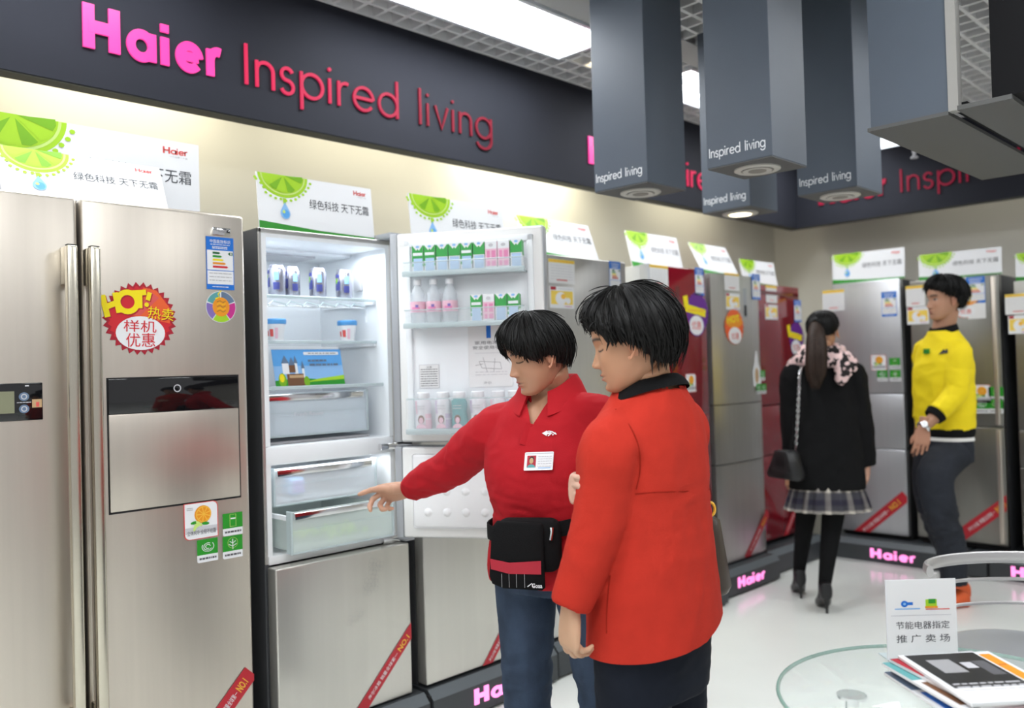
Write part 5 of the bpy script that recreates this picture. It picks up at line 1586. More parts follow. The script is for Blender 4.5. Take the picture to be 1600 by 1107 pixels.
def hair_shell(HM, endtab, thick, seed, key, rough=.004, strands=420, wild=.0, jag=5.0, swirl=0.0, puff=None, locks=0, lockup=-.45, lockr=.0085):
    "endtab: [(azimuth deg 0..180, end polar angle deg)] symmetric, or 0..360"
    C = Vector((0, -.010, .022)); rnd = random.Random(seed)
    sym = endtab[-1][0] <= 180
    def end(az):
        a = az % 360
        if sym and a > 180: a = 360 - a
        return interp(endtab, a)[0]
    def rad(az, psi):
        d = Vector((sin(radians(az)) * sin(psi), cos(radians(az)) * sin(psi), cos(psi)))
        b = .090 if d.y > 0 else .093; c = .090 if d.z > 0 else .150
        return d, 1 / math.sqrt((d.x / .0765) ** 2 + (d.y / b) ** 2 + (d.z / c) ** 2)
    def th(az, s):
        t = interp(thick, s)[0]
        n1 = mnoise.noise(Vector((az * .16, s * 1.2 + seed, 0))); n2 = mnoise.noise(Vector((az * .5, s * 2 + seed, 3)))
        t *= 1 + (.25 * n1)
        if puff: t += puff(az % 360, s)
        return t + rough * (.6 * n1 + .4 * n2) * min(1, s * 3)
    na, ns = 200, 34
    mb = MB(); rows = []
    ends = [radians(end(i * 360 / na) + jag * mnoise.noise(Vector((i * .33, seed * 3.1, 0))) + jag * .6 * rnd.uniform(-1, 1) * .6) for i in range(na)]
    for s in range(ns + 1):
        row = []
        for i in range(na):
            az = i * 360 / na; q = (s / ns) * .985 + .015; psi = ends[i] * q
            az2 = az + swirl * q * 20
            d, r = rad(az2, psi); row.append(HM @ (C + d * (r + th(az, q))))
        rows.append(row)
    rowi = []
    for i in range(na):
        az = i * 360 / na; d, r = rad(az + swirl * 20, ends[i] * .97); rowi.append(HM @ (C + d * (r * .985)))
    rows.append(rowi)
    rowt = [HM @ (C + rad(i * 360 / na + swirl * 14, ends[i] * .7)[0] * (.6 * rad(i * 360 / na, ends[i] * .7)[1])) for i in range(na)]
    rows.append(rowt)
    mb.loft(rows, key, True)
    for k in range(locks):
        az = rnd.uniform(0, 360); s0 = rnd.uniform(.15, .55); s1 = rnd.uniform(.85, 1.07); e = radians(end(az)); drift = rnd.uniform(-14, 14); pts = []; R0 = rnd.uniform(.004, lockr)
        for j in range(9):
            t = j / 8; q = s0 + (s1 - s0) * t; a = az + drift * t * t
            d, r = rad(a + swirl * q * 20, e * q); pts.append(HM @ (C + d * (r + th(a, min(q, 1)) + R0 * lockup + (t ** 3) * rnd.uniform(.0, wild) )))
        mb.tube(pts, [R0 * max(.06, sin(pi * (.12 + .86 * j / 8))) for j in range(9)], key, 7, False, (1, .6))
    for k in range(strands):
        az = rnd.uniform(0, 360); s0 = rnd.uniform(.02, .6); s1 = min(1.04, s0 + rnd.uniform(.3, .7)) if rnd.random() < .5 else rnd.uniform(.98, 1.05)
        e = radians(end(az)); lift = rnd.uniform(-.0005, .0028) + (rnd.random() ** 4) * wild; drift = rnd.uniform(-7, 7); pts = []
        for j in range(8):
            t = j / 7; q = s0 + (s1 - s0) * t; a = az + drift * t * t
            d, r = rad(a + swirl * q * 20, e * q); pts.append(HM @ (C + d * (r + th(a, min(q, 1)) + lift * (.3 + t))))
        rr = rnd.uniform(.0009, .0017)
        mb.tube(pts, [rr * (.4 + .9 * sin(pi * min(1, .15 + t / 7 * .85))) if t < 7 else .0003 for t in range(8)], key, 5)
    return mb

# ------------------------------------------------------------------ hand
def hand_mesh(pos, F, Bk, right, curls, thumb=(0.5, 0.3), scale=1.0, spread=1.0, tcurl=.4, voxel=.0022):
    "curls: per finger (index..little) joint bends in degrees (3 each)"
    Y = Vector(F).normalized(); Zv = Vector(Bk); Zv = (Zv - Y * Zv.dot(Y)).normalized(); X = Y.cross(Zv)
    ts = -1 if right else 1
    mb = MB()
    rings = []
    for (y, w, h, zc) in ((-.055, .024, .019, .0), (-.02, .0255, .0185, .0), (.0, .028, .018, .0), (.02, .034, .0175, .0), (.05, .039, .0155, .001), (.078, .040, .0125, .002), (.090, .036, .009, .001)):
        rings.append(ring_pts(Vector((0, y, zc)), Vector((1, 0, 0)), Vector((0, 0, 1)), w, h, 2.4, 20))
    mb.loft(rings, 'skin')
    mb.tube(catmull([(ts * .012, .01, -.006), (ts * .024, .03, -.010), (ts * .022, .055, -.009)], [.012, .0155, .010], 4)[0], catmull([(0, 0, 0), (0, 1, 0), (0, 2, 0)], [.012, .0155, .010], 4)[1], 'skin', 12)
    fing = [(.0285, .084, .074, .0088), (.0098, .089, .081, .0090), (-.0095, .087, .075, .0086), (-.0275, .080, .059, .0076)]
    nails = []
    for k, (fx, fy, L, r) in enumerate(fing):
        p = Vector((ts * fx, fy - .012, .002)); az = ts * fx * 3.2 * spread
        pts = [p - Vector((0, .012, 0))]; rs = [r * 1.0]; ang = 0
        pts.append(p); rs.append(r * 1.08)
        for q, fr in enumerate((.47, .29, .24)):
            ang += radians(curls[k][q]); d = Vector((sin(az) * cos(ang), cos(az) * cos(ang), -sin(ang)))
            mid = p + d * (L * fr * .5); pts.append(mid); rs.append(r * (.95 - .09 * q))
            p = p + d * (L * fr); pts.append(p); rs.append(r * ((1.0, .93, .60)[q]))
        op, ov = catmull(pts, rs, 4); mb.tube(op, ov, 'skin', 12)
        nv = Vector((sin(az) * sin(ang), cos(az) * sin(ang), cos(ang)))
        mb.lathe([(.0, -r * .62), (r * .45, -r * .45), (r * .62, 0), (r * .45, r * .45), (.0, r * .62)], 'skin', tuple(p - d * r * .2), 12)
    p = Vector((ts * .022, .030, -.008)); a = thumb[0]; b = thumb[1]
    d1 = Vector((ts * sin(a), cos(a), -b)).normalized(); d2 = Vector((ts * sin(a - tcurl), cos(a - tcurl), -b - .1)).normalized()
    m = p + d1 * .040; e = m + d2 * .030
    op, ov = catmull([p - d1 * .015, p, p + d1 * .02, m, m + d2 * .016, e], [.012, .0125, .0108, .0105, .0095, .0062], 4); mb.tube(op, ov, 'skin', 12)
    mb.lathe([(.0, -.006), (.0045, -.0042), (.0062, 0), (.0045, .0042), (.0, .006)], 'skin', tuple(e - d2 * .002), 12)
    r = remesh(mb, voxel, 2, 'skin')
    Mx = Matrix((X, Y, Zv)).transposed()
    r.v = [Vector(pos) + Mx @ (q * scale) for q in r.v]
    return r

# ------------------------------------------------------------------ person
def slice_off(mb, pt, nrm):
    "cuts away everything on the side the normal points to"
    bm = bmesh.new(); vs = [bm.verts.new(p) for p in mb.v]
    for f in mb.f:
        try: bm.faces.new([vs[i] for i in f])
        except ValueError: pass
    bmesh.ops.bisect_plane(bm, geom=list(bm.verts) + list(bm.edges) + list(bm.faces), plane_co=pt, plane_no=nrm, clear_outer=True)
    bm.normal_update(); bm.verts.index_update()
    out = MB(); out.add([v.co.copy() for v in bm.verts], [[v.index for v in f.verts] for f in bm.faces], mb.mats[0]); out.n = [v.normal.copy() for v in bm.verts]
    bm.free(); return out

def score(mb, pt, nrm):
    "adds an edge loop along a plane without removing anything"
    bm = bmesh.new(); vs = [bm.verts.new(p) for p in mb.v]
    for f in mb.f:
        try: bm.faces.new([vs[i] for i in f])
        except ValueError: pass
    bmesh.ops.bisect_plane(bm, geom=list(bm.verts) + list(bm.edges) + list(bm.faces), plane_co=pt, plane_no=nrm)
    bm.normal_update(); bm.verts.index_update()
    out = MB(); out.add([v.co.copy() for v in bm.verts], [[v.index for v in f.verts] for f in bm.faces], mb.mats[0]); out.n = [v.normal.copy() for v in bm.verts]
    bm.free(); return out

class Person:
    def __init__(s, label, xy, face):
        s.f = Vector((face[0], face[1], 0)).normalized(); s.r = Vector((s.f.y, -s.f.x, 0)); s.o = Vector((xy[0], xy[1], 0))
        s.t = thing('person', label, 'person', s.o, math.atan2(-s.f.x, s.f.y))
        s.body = MB(); s.tint = []
    def L(s, x, y, z): return s.o + s.r * x + s.f * y + Vector((0, 0, z))
    def rings(s, tab, lean=(0, 0), n=36, zs=None, inset=0.0, e=2.3, off=None):
        "tab: (z, a, b, yshift[, xshift])"
        tab = sorted(tab); z0, z1 = tab[0][0], tab[-1][0]; N = zs or max(10, int((z1 - z0) / .02)); out = []
        for i in range(N + 1):
            z = z0 + (z1 - z0) * i / N; v = interp(tab, z)
            out.append(ring_pts(s.L(v[3] if len(v) > 3 else 0, v[2], z), s.r, s.f, v[0] - inset, v[1] - inset, e, n))
        return out
    def add(s, V, F, T):
        s.body.add(V, F, 'skin'); s.tint += [tuple(t) for t in T]
    def finish(s):
        inv = None
        b = s.body.build('body', s.t, True, smooth=80)
        setcol(b, lambda i, co: s.tint[i]); return b

def project(ob_list, x, y):
    "first surface point under pixel x,y on the given objects: (point, normal)"
    o = Vector((0, 0, CAMZ)); d = ray(x, y).normalized(); best = None
    for ob in ob_list:
        m = frame_of(ob); me = ob.data
        bv = BVHTree.FromPolygons([m @ v.co for v in me.vertices], [list(p.vertices) for p in me.polygons])
        h = bv.ray_cast(o, d)
        if h[0] is not None and (best is None or h[3] < best[2]): best = (h[0], h[1], h[3])
    return best

def shoe(p, pos, fwd, L=.24, w=.045, h=.07, key='black', heel=0.0, name='shoe'):
    f = Vector((fwd[0], fwd[1], 0)).normalized(); r = Vector((f.y, -f.x, 0)); mb = MB(); pos = Vector(pos)
    rings = []
    for (t, ww, hh, lift) in ((-.30, .55, .75, 0), (-.27, .75, 1.0, 0), (-.12, .80, 1.15, 0), (.05, .82, .95, 0), (.25, .95, .70, 0), (.45, 1.0, .55, 0), (.60, .85, .45, 0), (.68, .45, .30, 0)):
        base = heel * max(0, min(1, (.30 - t) / .5)); c = pos + f * (L * t) + Vector((0, 0, base + hh * h / 2 + .002))
        rings.append(ring_pts(c, r, Vector((0, 0, 1)), ww * w, hh * h / 2, 2.8, 18))
    mb.loft(rings, key)
    if heel: mb.tube([pos - f * (L * .22) + Vector((0, 0, heel + .012)), pos - f * (L * .23) + Vector((0, 0, heel * .5)), pos - f * (L * .235) + Vector((0, 0, .0))], [.020, .009, .007], key, 10)
    return mb.build(name, p.t, True, smooth=60)
SK1 = (0.47, 0.25, 0.152); SK2 = (0.52, 0.275, 0.16); LIP = (0.42, 0.13, 0.12)
def skin_t(V, c): return [Vector(c)] * len(V)

def torso_skin(p, tab, inset, neck, extra=None, voxel=.009):
    "trunk, neck and limbs of the body as one surface (mostly under clothes)"
    mb = MB(); mb.loft(p.rings(tab, inset=inset), 'skin')
    for (pts, rs) in neck: limb(mb, pts, rs, 'skin')
    r = remesh(mb, voxel, 3, 'skin'); return r

def cut_faces(mb, test):
    mb2 = MB(); keep = []; used = {}
    for f, mi in zip(mb.f, mb.mi):
        c = sum((mb.v[i] for i in f), Vector()) / len(f)
        if not test(c): keep.append(f)
    for f in keep:
        for i in f:
            if i not in used: used[i] = len(used)
    mb2.v = [None] * len(used); mb2.n = [None] * len(used)
    for i, j in used.items(): mb2.v[j] = mb.v[i]; mb2.n[j] = mb.n[i]
    mb2.mats = list(mb.mats); mb2.f = [[used[i] for i in f] for f in keep]; mb2.mi = [0] * len(keep)
    return mb2

# ================= WOMAN IN THE RED POLO
P = Person('woman in a red polo shirt and jeans pointing into the open fridge', (-1.700, 1.835), (.312, -.95))
D1 = 2.5
TAB = [(.788, .192, .141, .0), (.86, .192, .142, .0), (.945, .172, .130, .0), (1.00, .176, .137, .004), (1.06, .184, .146, .010), (1.12, .188, .142, .014), (1.18, .188, .126, .010), (1.23, .184, .110, .004), (1.275, .160, .095, -.004), (1.31, .118, .080, -.012), (1.345, .076, .068, -.018), (1.365, .068, .062, -.02)]
shR = P.L(.168, .0, 1.222); shL = P.L(-.162, -.0, 1.240)
wr = unp(640, 764, 2.88); el = unp(702, 730, 2.73)
hp = at(604, 766, 0, -2.585)
elL = unp(930, 790, 2.48); wrL = unp(925, 880, 2.40)
HM1 = look_matrix(unp(838, 553, 2.44), (-CAMR.x * .95 + -CAMF.x * .31, -CAMR.y * .95 - CAMF.y * .31), radians(17), 0, .955)
neck1 = [([P.L(0, -.014, 1.25), P.L(0, -.014, 1.32), (P.L(0, -.004, 1.36) + HM1 @ Vector((0, -.03, -.07))) / 2, HM1 @ Vector((0, -.022, -.045))], [.085, .060, .054, .056])]
arms1 = [([shR, el, wr, wr + (wr - el).normalized() * .015], [.05, .038, .029, .028]), ([shL, elL, wrL], [.05, .038, .027])]
legs1 = [(P.L(.085, 0, .88), P.L(.088, .01, .47), P.L(.09, -.01, .10)), (P.L(-.085, 0, .88), P.L(-.16, .03, .46), P.L(-.20, -.03, .10))]
b = torso_skin(P, TAB, .010, neck1 + arms1 + [(list(l), [.075, .052, .034]) for l in legs1])
P.add(b.v, b.f, skin_t(b.v, SK1))
V, F, T = head_mesh(SK1, LIP); P.add([HM1 @ v for v in V], F, T)
fd = (unp(560, 781, 2.945) - wr)
h = hand_mesh(wr + fd.normalized() * .010, fd, camvec(-.15, .62, -.78), True, [(6, 6, 4), (38, 42, 30), (62, 60, 40), (68, 62, 40)], (.30, -.05), 1.14, .7, .25)
P.add(h.v, h.f, skin_t(h.v, (0.54, 0.30, 0.20)))
h = hand_mesh(wrL, (wrL - elL), camvec(.5, 0, .8), False, [(20, 25, 20)] * 4, (.5, .3), .95)
P.add(h.v, h.f, skin_t(h.v, SK1)); P.finish()
# polo
mb = MB(); mb.loft(P.rings(TAB), 'polo_red')
limb(mb, [P.L(.07, -.004, 1.235), shR + Vector((0, 0, -.012)), shR * .5 + el * .5 + Vector((0, 0, .0)), el + Vector((0, 0, -.006)), el * .4 + wr * .6, wr + (el - wr).normalized() * .02], [.075, .080, .068, .059, .051, .043], 'polo_red', 22)
limb(mb, [P.L(-.07, -.0, 1.25), shL + Vector((0, 0, -.012)), shL * .5 + elL * .5, elL, wrL], [.075, .082, .070, .062, .045], 'polo_red', 22)
sh = remesh(mb, .0065, 5, 'polo_red')
armdir = (wr - shR).normalized()
def m1(p):
    q = (p - shR); t = q.dot(armdir)
    return 1.0 if t > .12 else .75
folds(sh, .0050, (9, 9, 13), 2.0, m1)
folds(sh, .004, (6, 6, 26), 5.0, lambda p: g(p.z - 1.0, .07))
vz = 1.235
def vneck(c):
    q = c - P.o; x = q.dot(P.r); y = q.dot(P.f)
    return c.z > vz and y > .02 and abs(x - .002) < (c.z - vz) * .48 or (c.z > 1.338 and abs(x) < .1)
for sg in (-1, 1):
    sh = score(sh, P.L(.002, 0, vz), (P.r * sg - Vector((0, 0, .48))).normalized())
sh = cut_faces(sh, vneck)
polo = sh.build('polo_shirt', P.t, True, smooth=80)
# collar, placket, cuff
mb = MB(); n = 40; rows = []
for i in range(n + 1):
    th = radians(22 + (316) * i / n); s_, c_ = sin(th), cos(th); fr = max(0, c_)
    d = P.r * s_ + P.f * c_; dz = .066 - .052 * fr ** 1.3
    cc = P.L(0, -.016 + .014 * fr, 0)
    prof = [(.066, 1.262), (.068, 1.290), (.072, 1.312), (.079, 1.314), (.092, 1.292), (.107 + .012 * fr, 1.258 - .012 * fr), (.103 + .012 * fr, 1.256 - .012 * fr), (.088, 1.286), (.076, 1.300)]
    rows.append([cc + d * r + Vector((0, 0, z + dz)) for (r, z) in prof])
mb.loft(rows, 'polo_red'); mb.build('collar', P.t, True, smooth=70)
mb = MB(); limb(mb, [wr + (el - wr).normalized() * .052, wr + (el - wr).normalized() * .002], [.041, .0385], 'polo_red', 24, per=4); mb.build('cuff', P.t, True)
hit = project([polo], 826, 668); 
pts = [project([polo], x, y) for x, y in ((828, 662), (825, 672), (822, 684), (818, 696))]
pts = [q[0] + q[1] * .0012 for q in pts if q]
if len(pts) > 2: MB().tube(pts, .012, 'polo_red', 8, False, (1, .14), up=tuple((Vector((0, 0, CAMZ)) - pts[0]).normalized())).build('placket', P.t, True)
def decal(ob, name, x, y, fl, w, parent, up=(0, 0, 1), lift=.0015, roll=0.0, label=None):
    "flat piece lying on the surface under a pixel"
    hit = project([ob], x, y)
    if not hit: return None
    c, nrm = hit[0], hit[1]
    if nrm.dot(c - Vector((0, 0, CAMZ))) > 0: nrm = -nrm
    u = Vector(up).cross(nrm).normalized(); v = nrm.cross(u)
    u, v = u * cos(roll) + v * sin(roll), v * cos(roll) - u * sin(roll)
    mb = MB(); fl.to(mb, c + nrm * lift, u, v); o = mb.build(name, parent, True, smooth=0)
    if label: o['label'] = label
    return o
f = Flat(); f.poly([(-.020, .002), (-.006, .010), (-.004, .004), (.006, .006), (.006, .0), (-.004, -.001), (-.006, -.006)], 'white', 1)
f.stroke([(-.010, .004), (.0, .008), (.010, .006), (.020, .0)], .0028, 'white', 2); f.stroke([(-.002, -.006), (.004, -.002), (.008, .003), (.012, -.004), (.018, .004), (.022, -.002)], .0028, 'white', 2)
decal(polo, 'chest_emblem', 858, 679, f, .04, P.t, lift=.003, label='small white chest emblem')
f = Flat(); f.rrect(-.042, -.026, .042, .026, .003, 'white', 1); f.rect(-.040, .020, .040, .023, 'pale_grey', 2)
f.rect(-.034, -.018, -.008, .016, 'dark_red', 2); f.ell(-.021, .004, .0075, .010, 'black', 3, 16); f.ell(-.021, .001, .006, .0085, 'tan', 4, 16); f.poly(arc(-.021, -.018, .012, 0, 180, 8, .009), 'teal', 3)
f.lines(-.002, -.018, .038, .016, 5, 'pale_grey', .0022, 2, 6); f.rect(.0, -.021, .036, -.019, 'blue_pale', 2)
mb = MB(); hit = project([polo], 843, 722)
decal(polo, 'name_badge', 843, 722, f, .08, P.t, lift=.006, roll=.05, label='white name badge with a small portrait')
# jeans
def trousers(p, name, hips, legs, key, fold=.007, hem=.05):
    mb = MB(); mb.loft(p.rings(hips), key)
    for (pts, rs) in legs: limb(mb, pts, rs, key, 22)
    r = remesh(mb, .0075, 5, key)
    folds(r, fold, (8, 8, 17), 1.0, lambda q: .35 + .8 * g((q.z - .45), .14) + .8 * g(q.z - .08, .1))
    return r.build(name, p.t, True, smooth=80)
trousers(P, 'jeans', [(.76, .150, .118, 0), (.83, .166, .124, 0), (.90, .160, .118, 0), (.94, .150, .110, 0)],
         [([P.L(.088, 0, .84), P.L(.090, .004, .65), P.L(.090, .010, .45), P.L(.092, -.005, .25), P.L(.094, -.012, .045)], [.098, .082, .066, .060, .058]),
          ([P.L(-.088, 0, .84), P.L(-.125, .012, .65), P.L(-.160, .025, .45), P.L(-.185, .0, .25), P.L(-.20, -.02, .045)], [.098, .082, .066, .060, .058])], 'denim')
def seam0(ob, pix, parent, key, rad=.0014):
    pts = [project([ob], x, y) for x, y in pix]; pts = [q[0] + q[1] * .0003 for q in pts if q]
    if len(pts) > 2: MB().tube(catmull(pts, [0] * len(pts), 4)[0], rad, key, 6).build('seam', parent, True)
dm('seam_denim', (0.018, 0.026, 0.045), 0.9, spec=0.1)
jn = P.t.children[-1]
for pix in ([(831, 935), (835, 985), (836, 1035), (835, 1098)], [(800, 930), (803, 960), (806, 1000), (806, 1060)]): seam0(jn, pix, P.t, 'seam_denim')
shoe(P, P.L(.094, .02, 0), P.f, key='black'); shoe(P, P.L(-.20, .01, 0), P.f, key='black')
hs = hair_shell(HM1, [(0, 72), (15, 78), (35, 96), (55, 110), (70, 114), (82, 110), (92, 116), (104, 129), (120, 134), (150, 135), (180, 134)], [(0, .018), (.3, .022), (.6, .025), (.85, .022), (1, .008)], 3, 'hair_black', .004, 520, .008, 5.0, locks=150, lockup=-.3,
                puff=lambda a, s: .008 * g((a if a < 180 else a - 360), 30) * g(s - .8, .3) - .010 * g(a - 180, 70))
hs.build('hair', P.t, True, smooth=70)

# waist bag (worn on a strap)
wb = thing('waist_bag', 'black waist pouch with a red band worn by the woman in the red polo', 'bag', P.L(-.05, .2, .86))
c0 = unp(815, 864, 2.31); fN = (Vector((0, 0, CAMZ)) - c0); fN.z = 0; fN.normalize(); fN = (fN * .6 + P.f * .4).normalized(); fR = Vector((-fN.y, fN.x, 0))
def bagpt(x, y, z): return c0 + fR * x + fN * y + Vector((0, 0, z))
def slab(mb, out, y0, y1, key, bulge=.0, n=None):
    "rounded slab from a 2D outline"
    ctr = Vector((sum(p[0] for p in out) / len(out), sum(p[1] for p in out) / len(out)))
    rows = []
    for (t, s) in ((y0, .90), (y0 + .2 * (y1 - y0), .985), (y0 + .5 * (y1 - y0), 1.0), (y0 + .8 * (y1 - y0), .985), (y1, .92), (y1 + bulge, .5)):
        rows.append([bagpt(ctr.x + (p[0] - ctr.x) * s, t, ctr.y + (p[1] - ctr.y) * s) for p in out])
    mb.loft(rows, key)
def rr_out(x0, y0, x1, y1, r):
    pts = []
    for (cx, cy, a) in ((x1 - r, y1 - r, 0), (x0 + r, y1 - r, 90), (x0 + r, y0 + r, 180), (x1 - r, y0 + r, 270)): pts += arc(cx, cy, r, a, a + 90, 6)
    return pts
mb = MB(); slab(mb, rr_out(-.072, -.055, .105, .088, .03), -.055, .0, 'cloth_black', .004); mb.build('pouch', wb, True, smooth=60)
mb = MB(); slab(mb, [(-.088, -.062), (-.080, -.082), (-.05, -.094), (.055, -.098), (.064, -.09), (.062, .078), (.056, .082), (-.062, .088), (-.078, .07)], .002, .020, 'cloth_black', .003); fp = mb.build('front_pocket', wb, True, smooth=60)
f = Flat(); f.poly([(-.082, -.012), (-.03, -.022), (.056, -.016), (.056, -.052), (-.03, -.052), (-.080, -.040)], 'dark_red', 1)
for x in (-.052, -.032, -.012, .010): f.rect(x, -.088, x + .0012, -.052, 'mid_grey', 1)
f.stroke([(.018, -.085), (.030, -.076), (.034, -.086)], .0025, 'white', 2); f.text('Goaa', .030, -.088, .028, .012, 'white', 2, .02)
mb = MB(); f.to(mb, bagpt(0, .0245, 0), -fR if False else fR * 1.0, (0, 0, 1)); 
mb.build('band', fp, True, smooth=0)
mb = MB(); z = bagpt(.085, .006, .070); mb.tube([z, z + Vector((0, 0, -.012)), z + Vector((0, 0, -.034)) - fR * .004], [.007, .005, .0055], 'chrome', 8); mb.build('zipper_pull', wb, True)
mb = MB(); pts = []
for i in range(34):
    a = radians(-150 + 360 * i / 34 + 60); x = .192 * sin(a); y = .152 * cos(a); pts.append(P.L(x, y + .002, .962 - .016 * cos(a) + .030 * sin(-a)))
N = len(pts); vs = []; fs = []
for i, q in enumerate(pts):
    d = (q - P.L(0, 0, q.z)).normalized()
    for (o1, z1) in ((0, -.021), (.005, -.021), (.005, .021), (0, .021)): vs.append(q + d * o1 + Vector((0, 0, z1)))
for i in range(N):
    j = (i + 1) % N
    for k in range(4): fs.append([i * 4 + k, i * 4 + (k + 1) % 4, j * 4 + (k + 1) % 4, j * 4 + k])
mb.add(vs, fs, 'cloth_black'); mb.build('strap', wb, True, smooth=40)

# ================= WOMAN IN THE ORANGE-RED COAT
Q = Person('woman in a long orange red coat seen from behind, watching the pointing woman', (-1.262, 1.712), (-.985, -.10))
TAB2 = [(.70, .200, .140, -.010), (.80, .196, .138, -.008), (.95, .186, .132, -.004), (1.06, .178, .126, .0), (1.14, .178, .126, .0), (1.20, .182, .122, .0), (1.25, .172, .110, -.004), (1.295, .138, .095, -.010), (1.335, .098, .080, -.014), (1.36, .082, .072, -.016)]
shL = Q.L(-.160, .0, 1.212); shR = Q.L(.158, 0, 1.235)
elL = unp(934, 826, 1.955); wrL = unp(891, 948, 1.945); elR = Q.L(.20, .07, 1.02); wrR = unp(925, 762, 2.06)
HM2 = look_matrix(unp(982, 534, 2.055), (-CAMR.x * .985 + CAMF.x * .17, -CAMR.y * .985 + CAMF.y * .17), radians(13), 0, 1.0)
neck2 = [([Q.L(0, -.01, 1.26), Q.L(0, -.006, 1.33), (Q.L(0, .01, 1.38) + HM2 @ Vector((0, -.03, -.07))) / 2, HM2 @ Vector((0, -.025, -.045))], [.085, .066, .060, .062])]
b = torso_skin(Q, [r for r in TAB2 if r[0] > .9], .016, neck2 + [([shL, elL, wrL], [.05, .038, .026]), ([shR, elR, wrR], [.05, .038, .026]), ([Q.L(.085, 0, .80), Q.L(.09, .0, .45), Q.L(.095, -.01, .10)], [.075, .052, .034]), ([Q.L(-.085, 0, .80), Q.L(-.09, .0, .45), Q.L(-.095, -.01, .10)], [.075, .052, .034])])
Q.add(b.v, b.f, skin_t(b.v, SK2))
V, F, T = head_mesh(SK2, LIP); Q.add([HM2 @ v for v in V], F, T)
h = hand_mesh(wrL + Vector((0, 0, -.008)), camvec(-.02, -1, .0), camvec(-.88, .0, .48), False, [(25, 40, 25), (32, 48, 28), (38, 50, 30), (42, 50, 30)], (.35, .35), .98, .5)
Q.add(h.v, h.f, skin_t(h.v, (0.55, 0.33, 0.21)))
h = hand_mesh(unp(906, 757, 2.045), camvec(-.28, .0, 1), camvec(-1, 0, -.28), True, [(38, 55, 35), (42, 55, 35), (46, 55, 35), (50, 55, 35)], (.4, .3), .92, .9)
Q.add(h.v, h.f, skin_t(h.v, (0.58, 0.36, 0.27))); Q.finish()
mb = MB(); mb.loft(Q.rings(TAB2), 'coat_orange')
limb(mb, [Q.L(-.06, .0, 1.245), shL + Vector((0, 0, -.006)), shL * .5 + elL * .5, elL, elL * .5 + wrL * .5, wrL], [.075, .074, .064, .060, .054, .045], 'coat_orange', 24)
limb(mb, [Q.L(.06, .0, 1.25), shR + Vector((0, 0, -.006)), shR * .5 + elR * .5, elR, elR * .5 + wrR * .5, wrR], [.075, .080, .070, .064, .055, .046], 'coat_orange', 24)
co = remesh(mb, .007, 5, 'coat_orange'); folds(co, .0035, (10, 10, 6), 4.0); folds(co, .0022, (5, 5, 26), 8.0, lambda q: g(q.z - 1.07, .10))
co = slice_off(co, Q.L(0, 0, .742) , (CAMR * .10 + Vector((0, 0, -1))).normalized())
co = slice_off(co, Q.o + CAMR * .10 + Vector((0, 0, .752)), (CAMR * .45 + Vector((0, 0, -1))).normalized())
co = cut_faces(co, lambda c: c.z > 1.345 and abs((c - Q.o).dot(Q.r)) < .12)
coat = co.build('coat', Q.t, True, smooth=80)
def seam(ob, pix, name, parent, rad=.0016):
    pts = [project([ob], x, y) for x, y in pix]; pts = [q[0] + q[1] * .0004 for q in pts if q]
    if len(pts) > 2: MB().tube(catmull(pts, [0] * len(pts), 4)[0], rad, 'seam_red', 6).build(name, parent, True)
dm('seam_red', (0.30, 0.018, 0.010), 0.9, spec=0.1)
seam(coat, [(962, 640), (985, 668), (998, 700), (1000, 735), (994, 765)], 'seam', Q.t)
seam(coat, [(992, 772), (1030, 769), (1070, 768), (1108, 765)], 'seam', Q.t)
seam(coat, [(948, 990), (948, 960), (950, 930), (953, 900)], 'seam', Q.t)
mb = MB(); rows = []
for (r, z, dy) in ((.116, 1.320, 0), (.112, 1.330, 0), (.100, 1.345, 0), (.086, 1.356, 0), (.080, 1.348, 0), (.090, 1.325, 0)):
    rows.append(ring_pts(Q.L(0, -.010 + dy, z), Q.r, Q.f * 1.0 + Vector((0, 0, -.34)), r, r * .80, 2.0, 36))
mb.loft(rows, 'cloth_black', cap=False); mb.build('collar', Q.t, True, smooth=60)
trousers(Q, 'trousers', [(.62, .150, .118, 0), (.75, .165, .124, 0), (.86, .160, .118, 0)],
         [([Q.L(.090, 0, .78), Q.L(.092, .004, .6), Q.L(.095, .004, .45), Q.L(.098, -.005, .25), Q.L(.10, -.012, .045)], [.098, .086, .074, .066, .064]),
          ([Q.L(-.090, 0, .78), Q.L(-.092, .004, .6), Q.L(-.095, .004, .45), Q.L(-.098, -.005, .25), Q.L(-.10, -.012, .045)], [.098, .086, .074, .066, .064])], 'navy_trousers')
shoe(Q, Q.L(.10, .02, 0), Q.f); shoe(Q, Q.L(-.10, .02, 0), Q.f)
hs = hair_shell(HM2, [(0, 66), (20, 72), (40, 84), (58, 100), (72, 106), (84, 108), (94, 116), (108, 134), (130, 139), (180, 136)], [(0, .020), (.3, .024), (.6, .027), (.85, .025), (1, .010)], 11, 'hair_black', .008, 760, .018, 10.0, swirl=-.25, locks=260, lockup=-.1, lockr=.0105)
hs.build('hair', Q.t, True, smooth=70)
hb = thing('handbag', 'dark leather handbag at the far side of the orange coat, with gold ring', 'bag', unp(1040, 850, 2.42))
c0 = unp(1052, 858, 2.42); fN = Q.r; fR = Q.f
def bagpt(x, y, z): return c0 + fR * x + fN * y + Vector((0, 0, z))
mb = MB(); slab(mb, [(-.15, -.11), (.13, -.11), (.14, -.09), (.10, .09), (.08, .10), (-.11, .10), (-.13, .09), (-.16, -.09)], -.03, .05, 'leather_brown', .006); mb.build('pouch', hb, True, smooth=60)
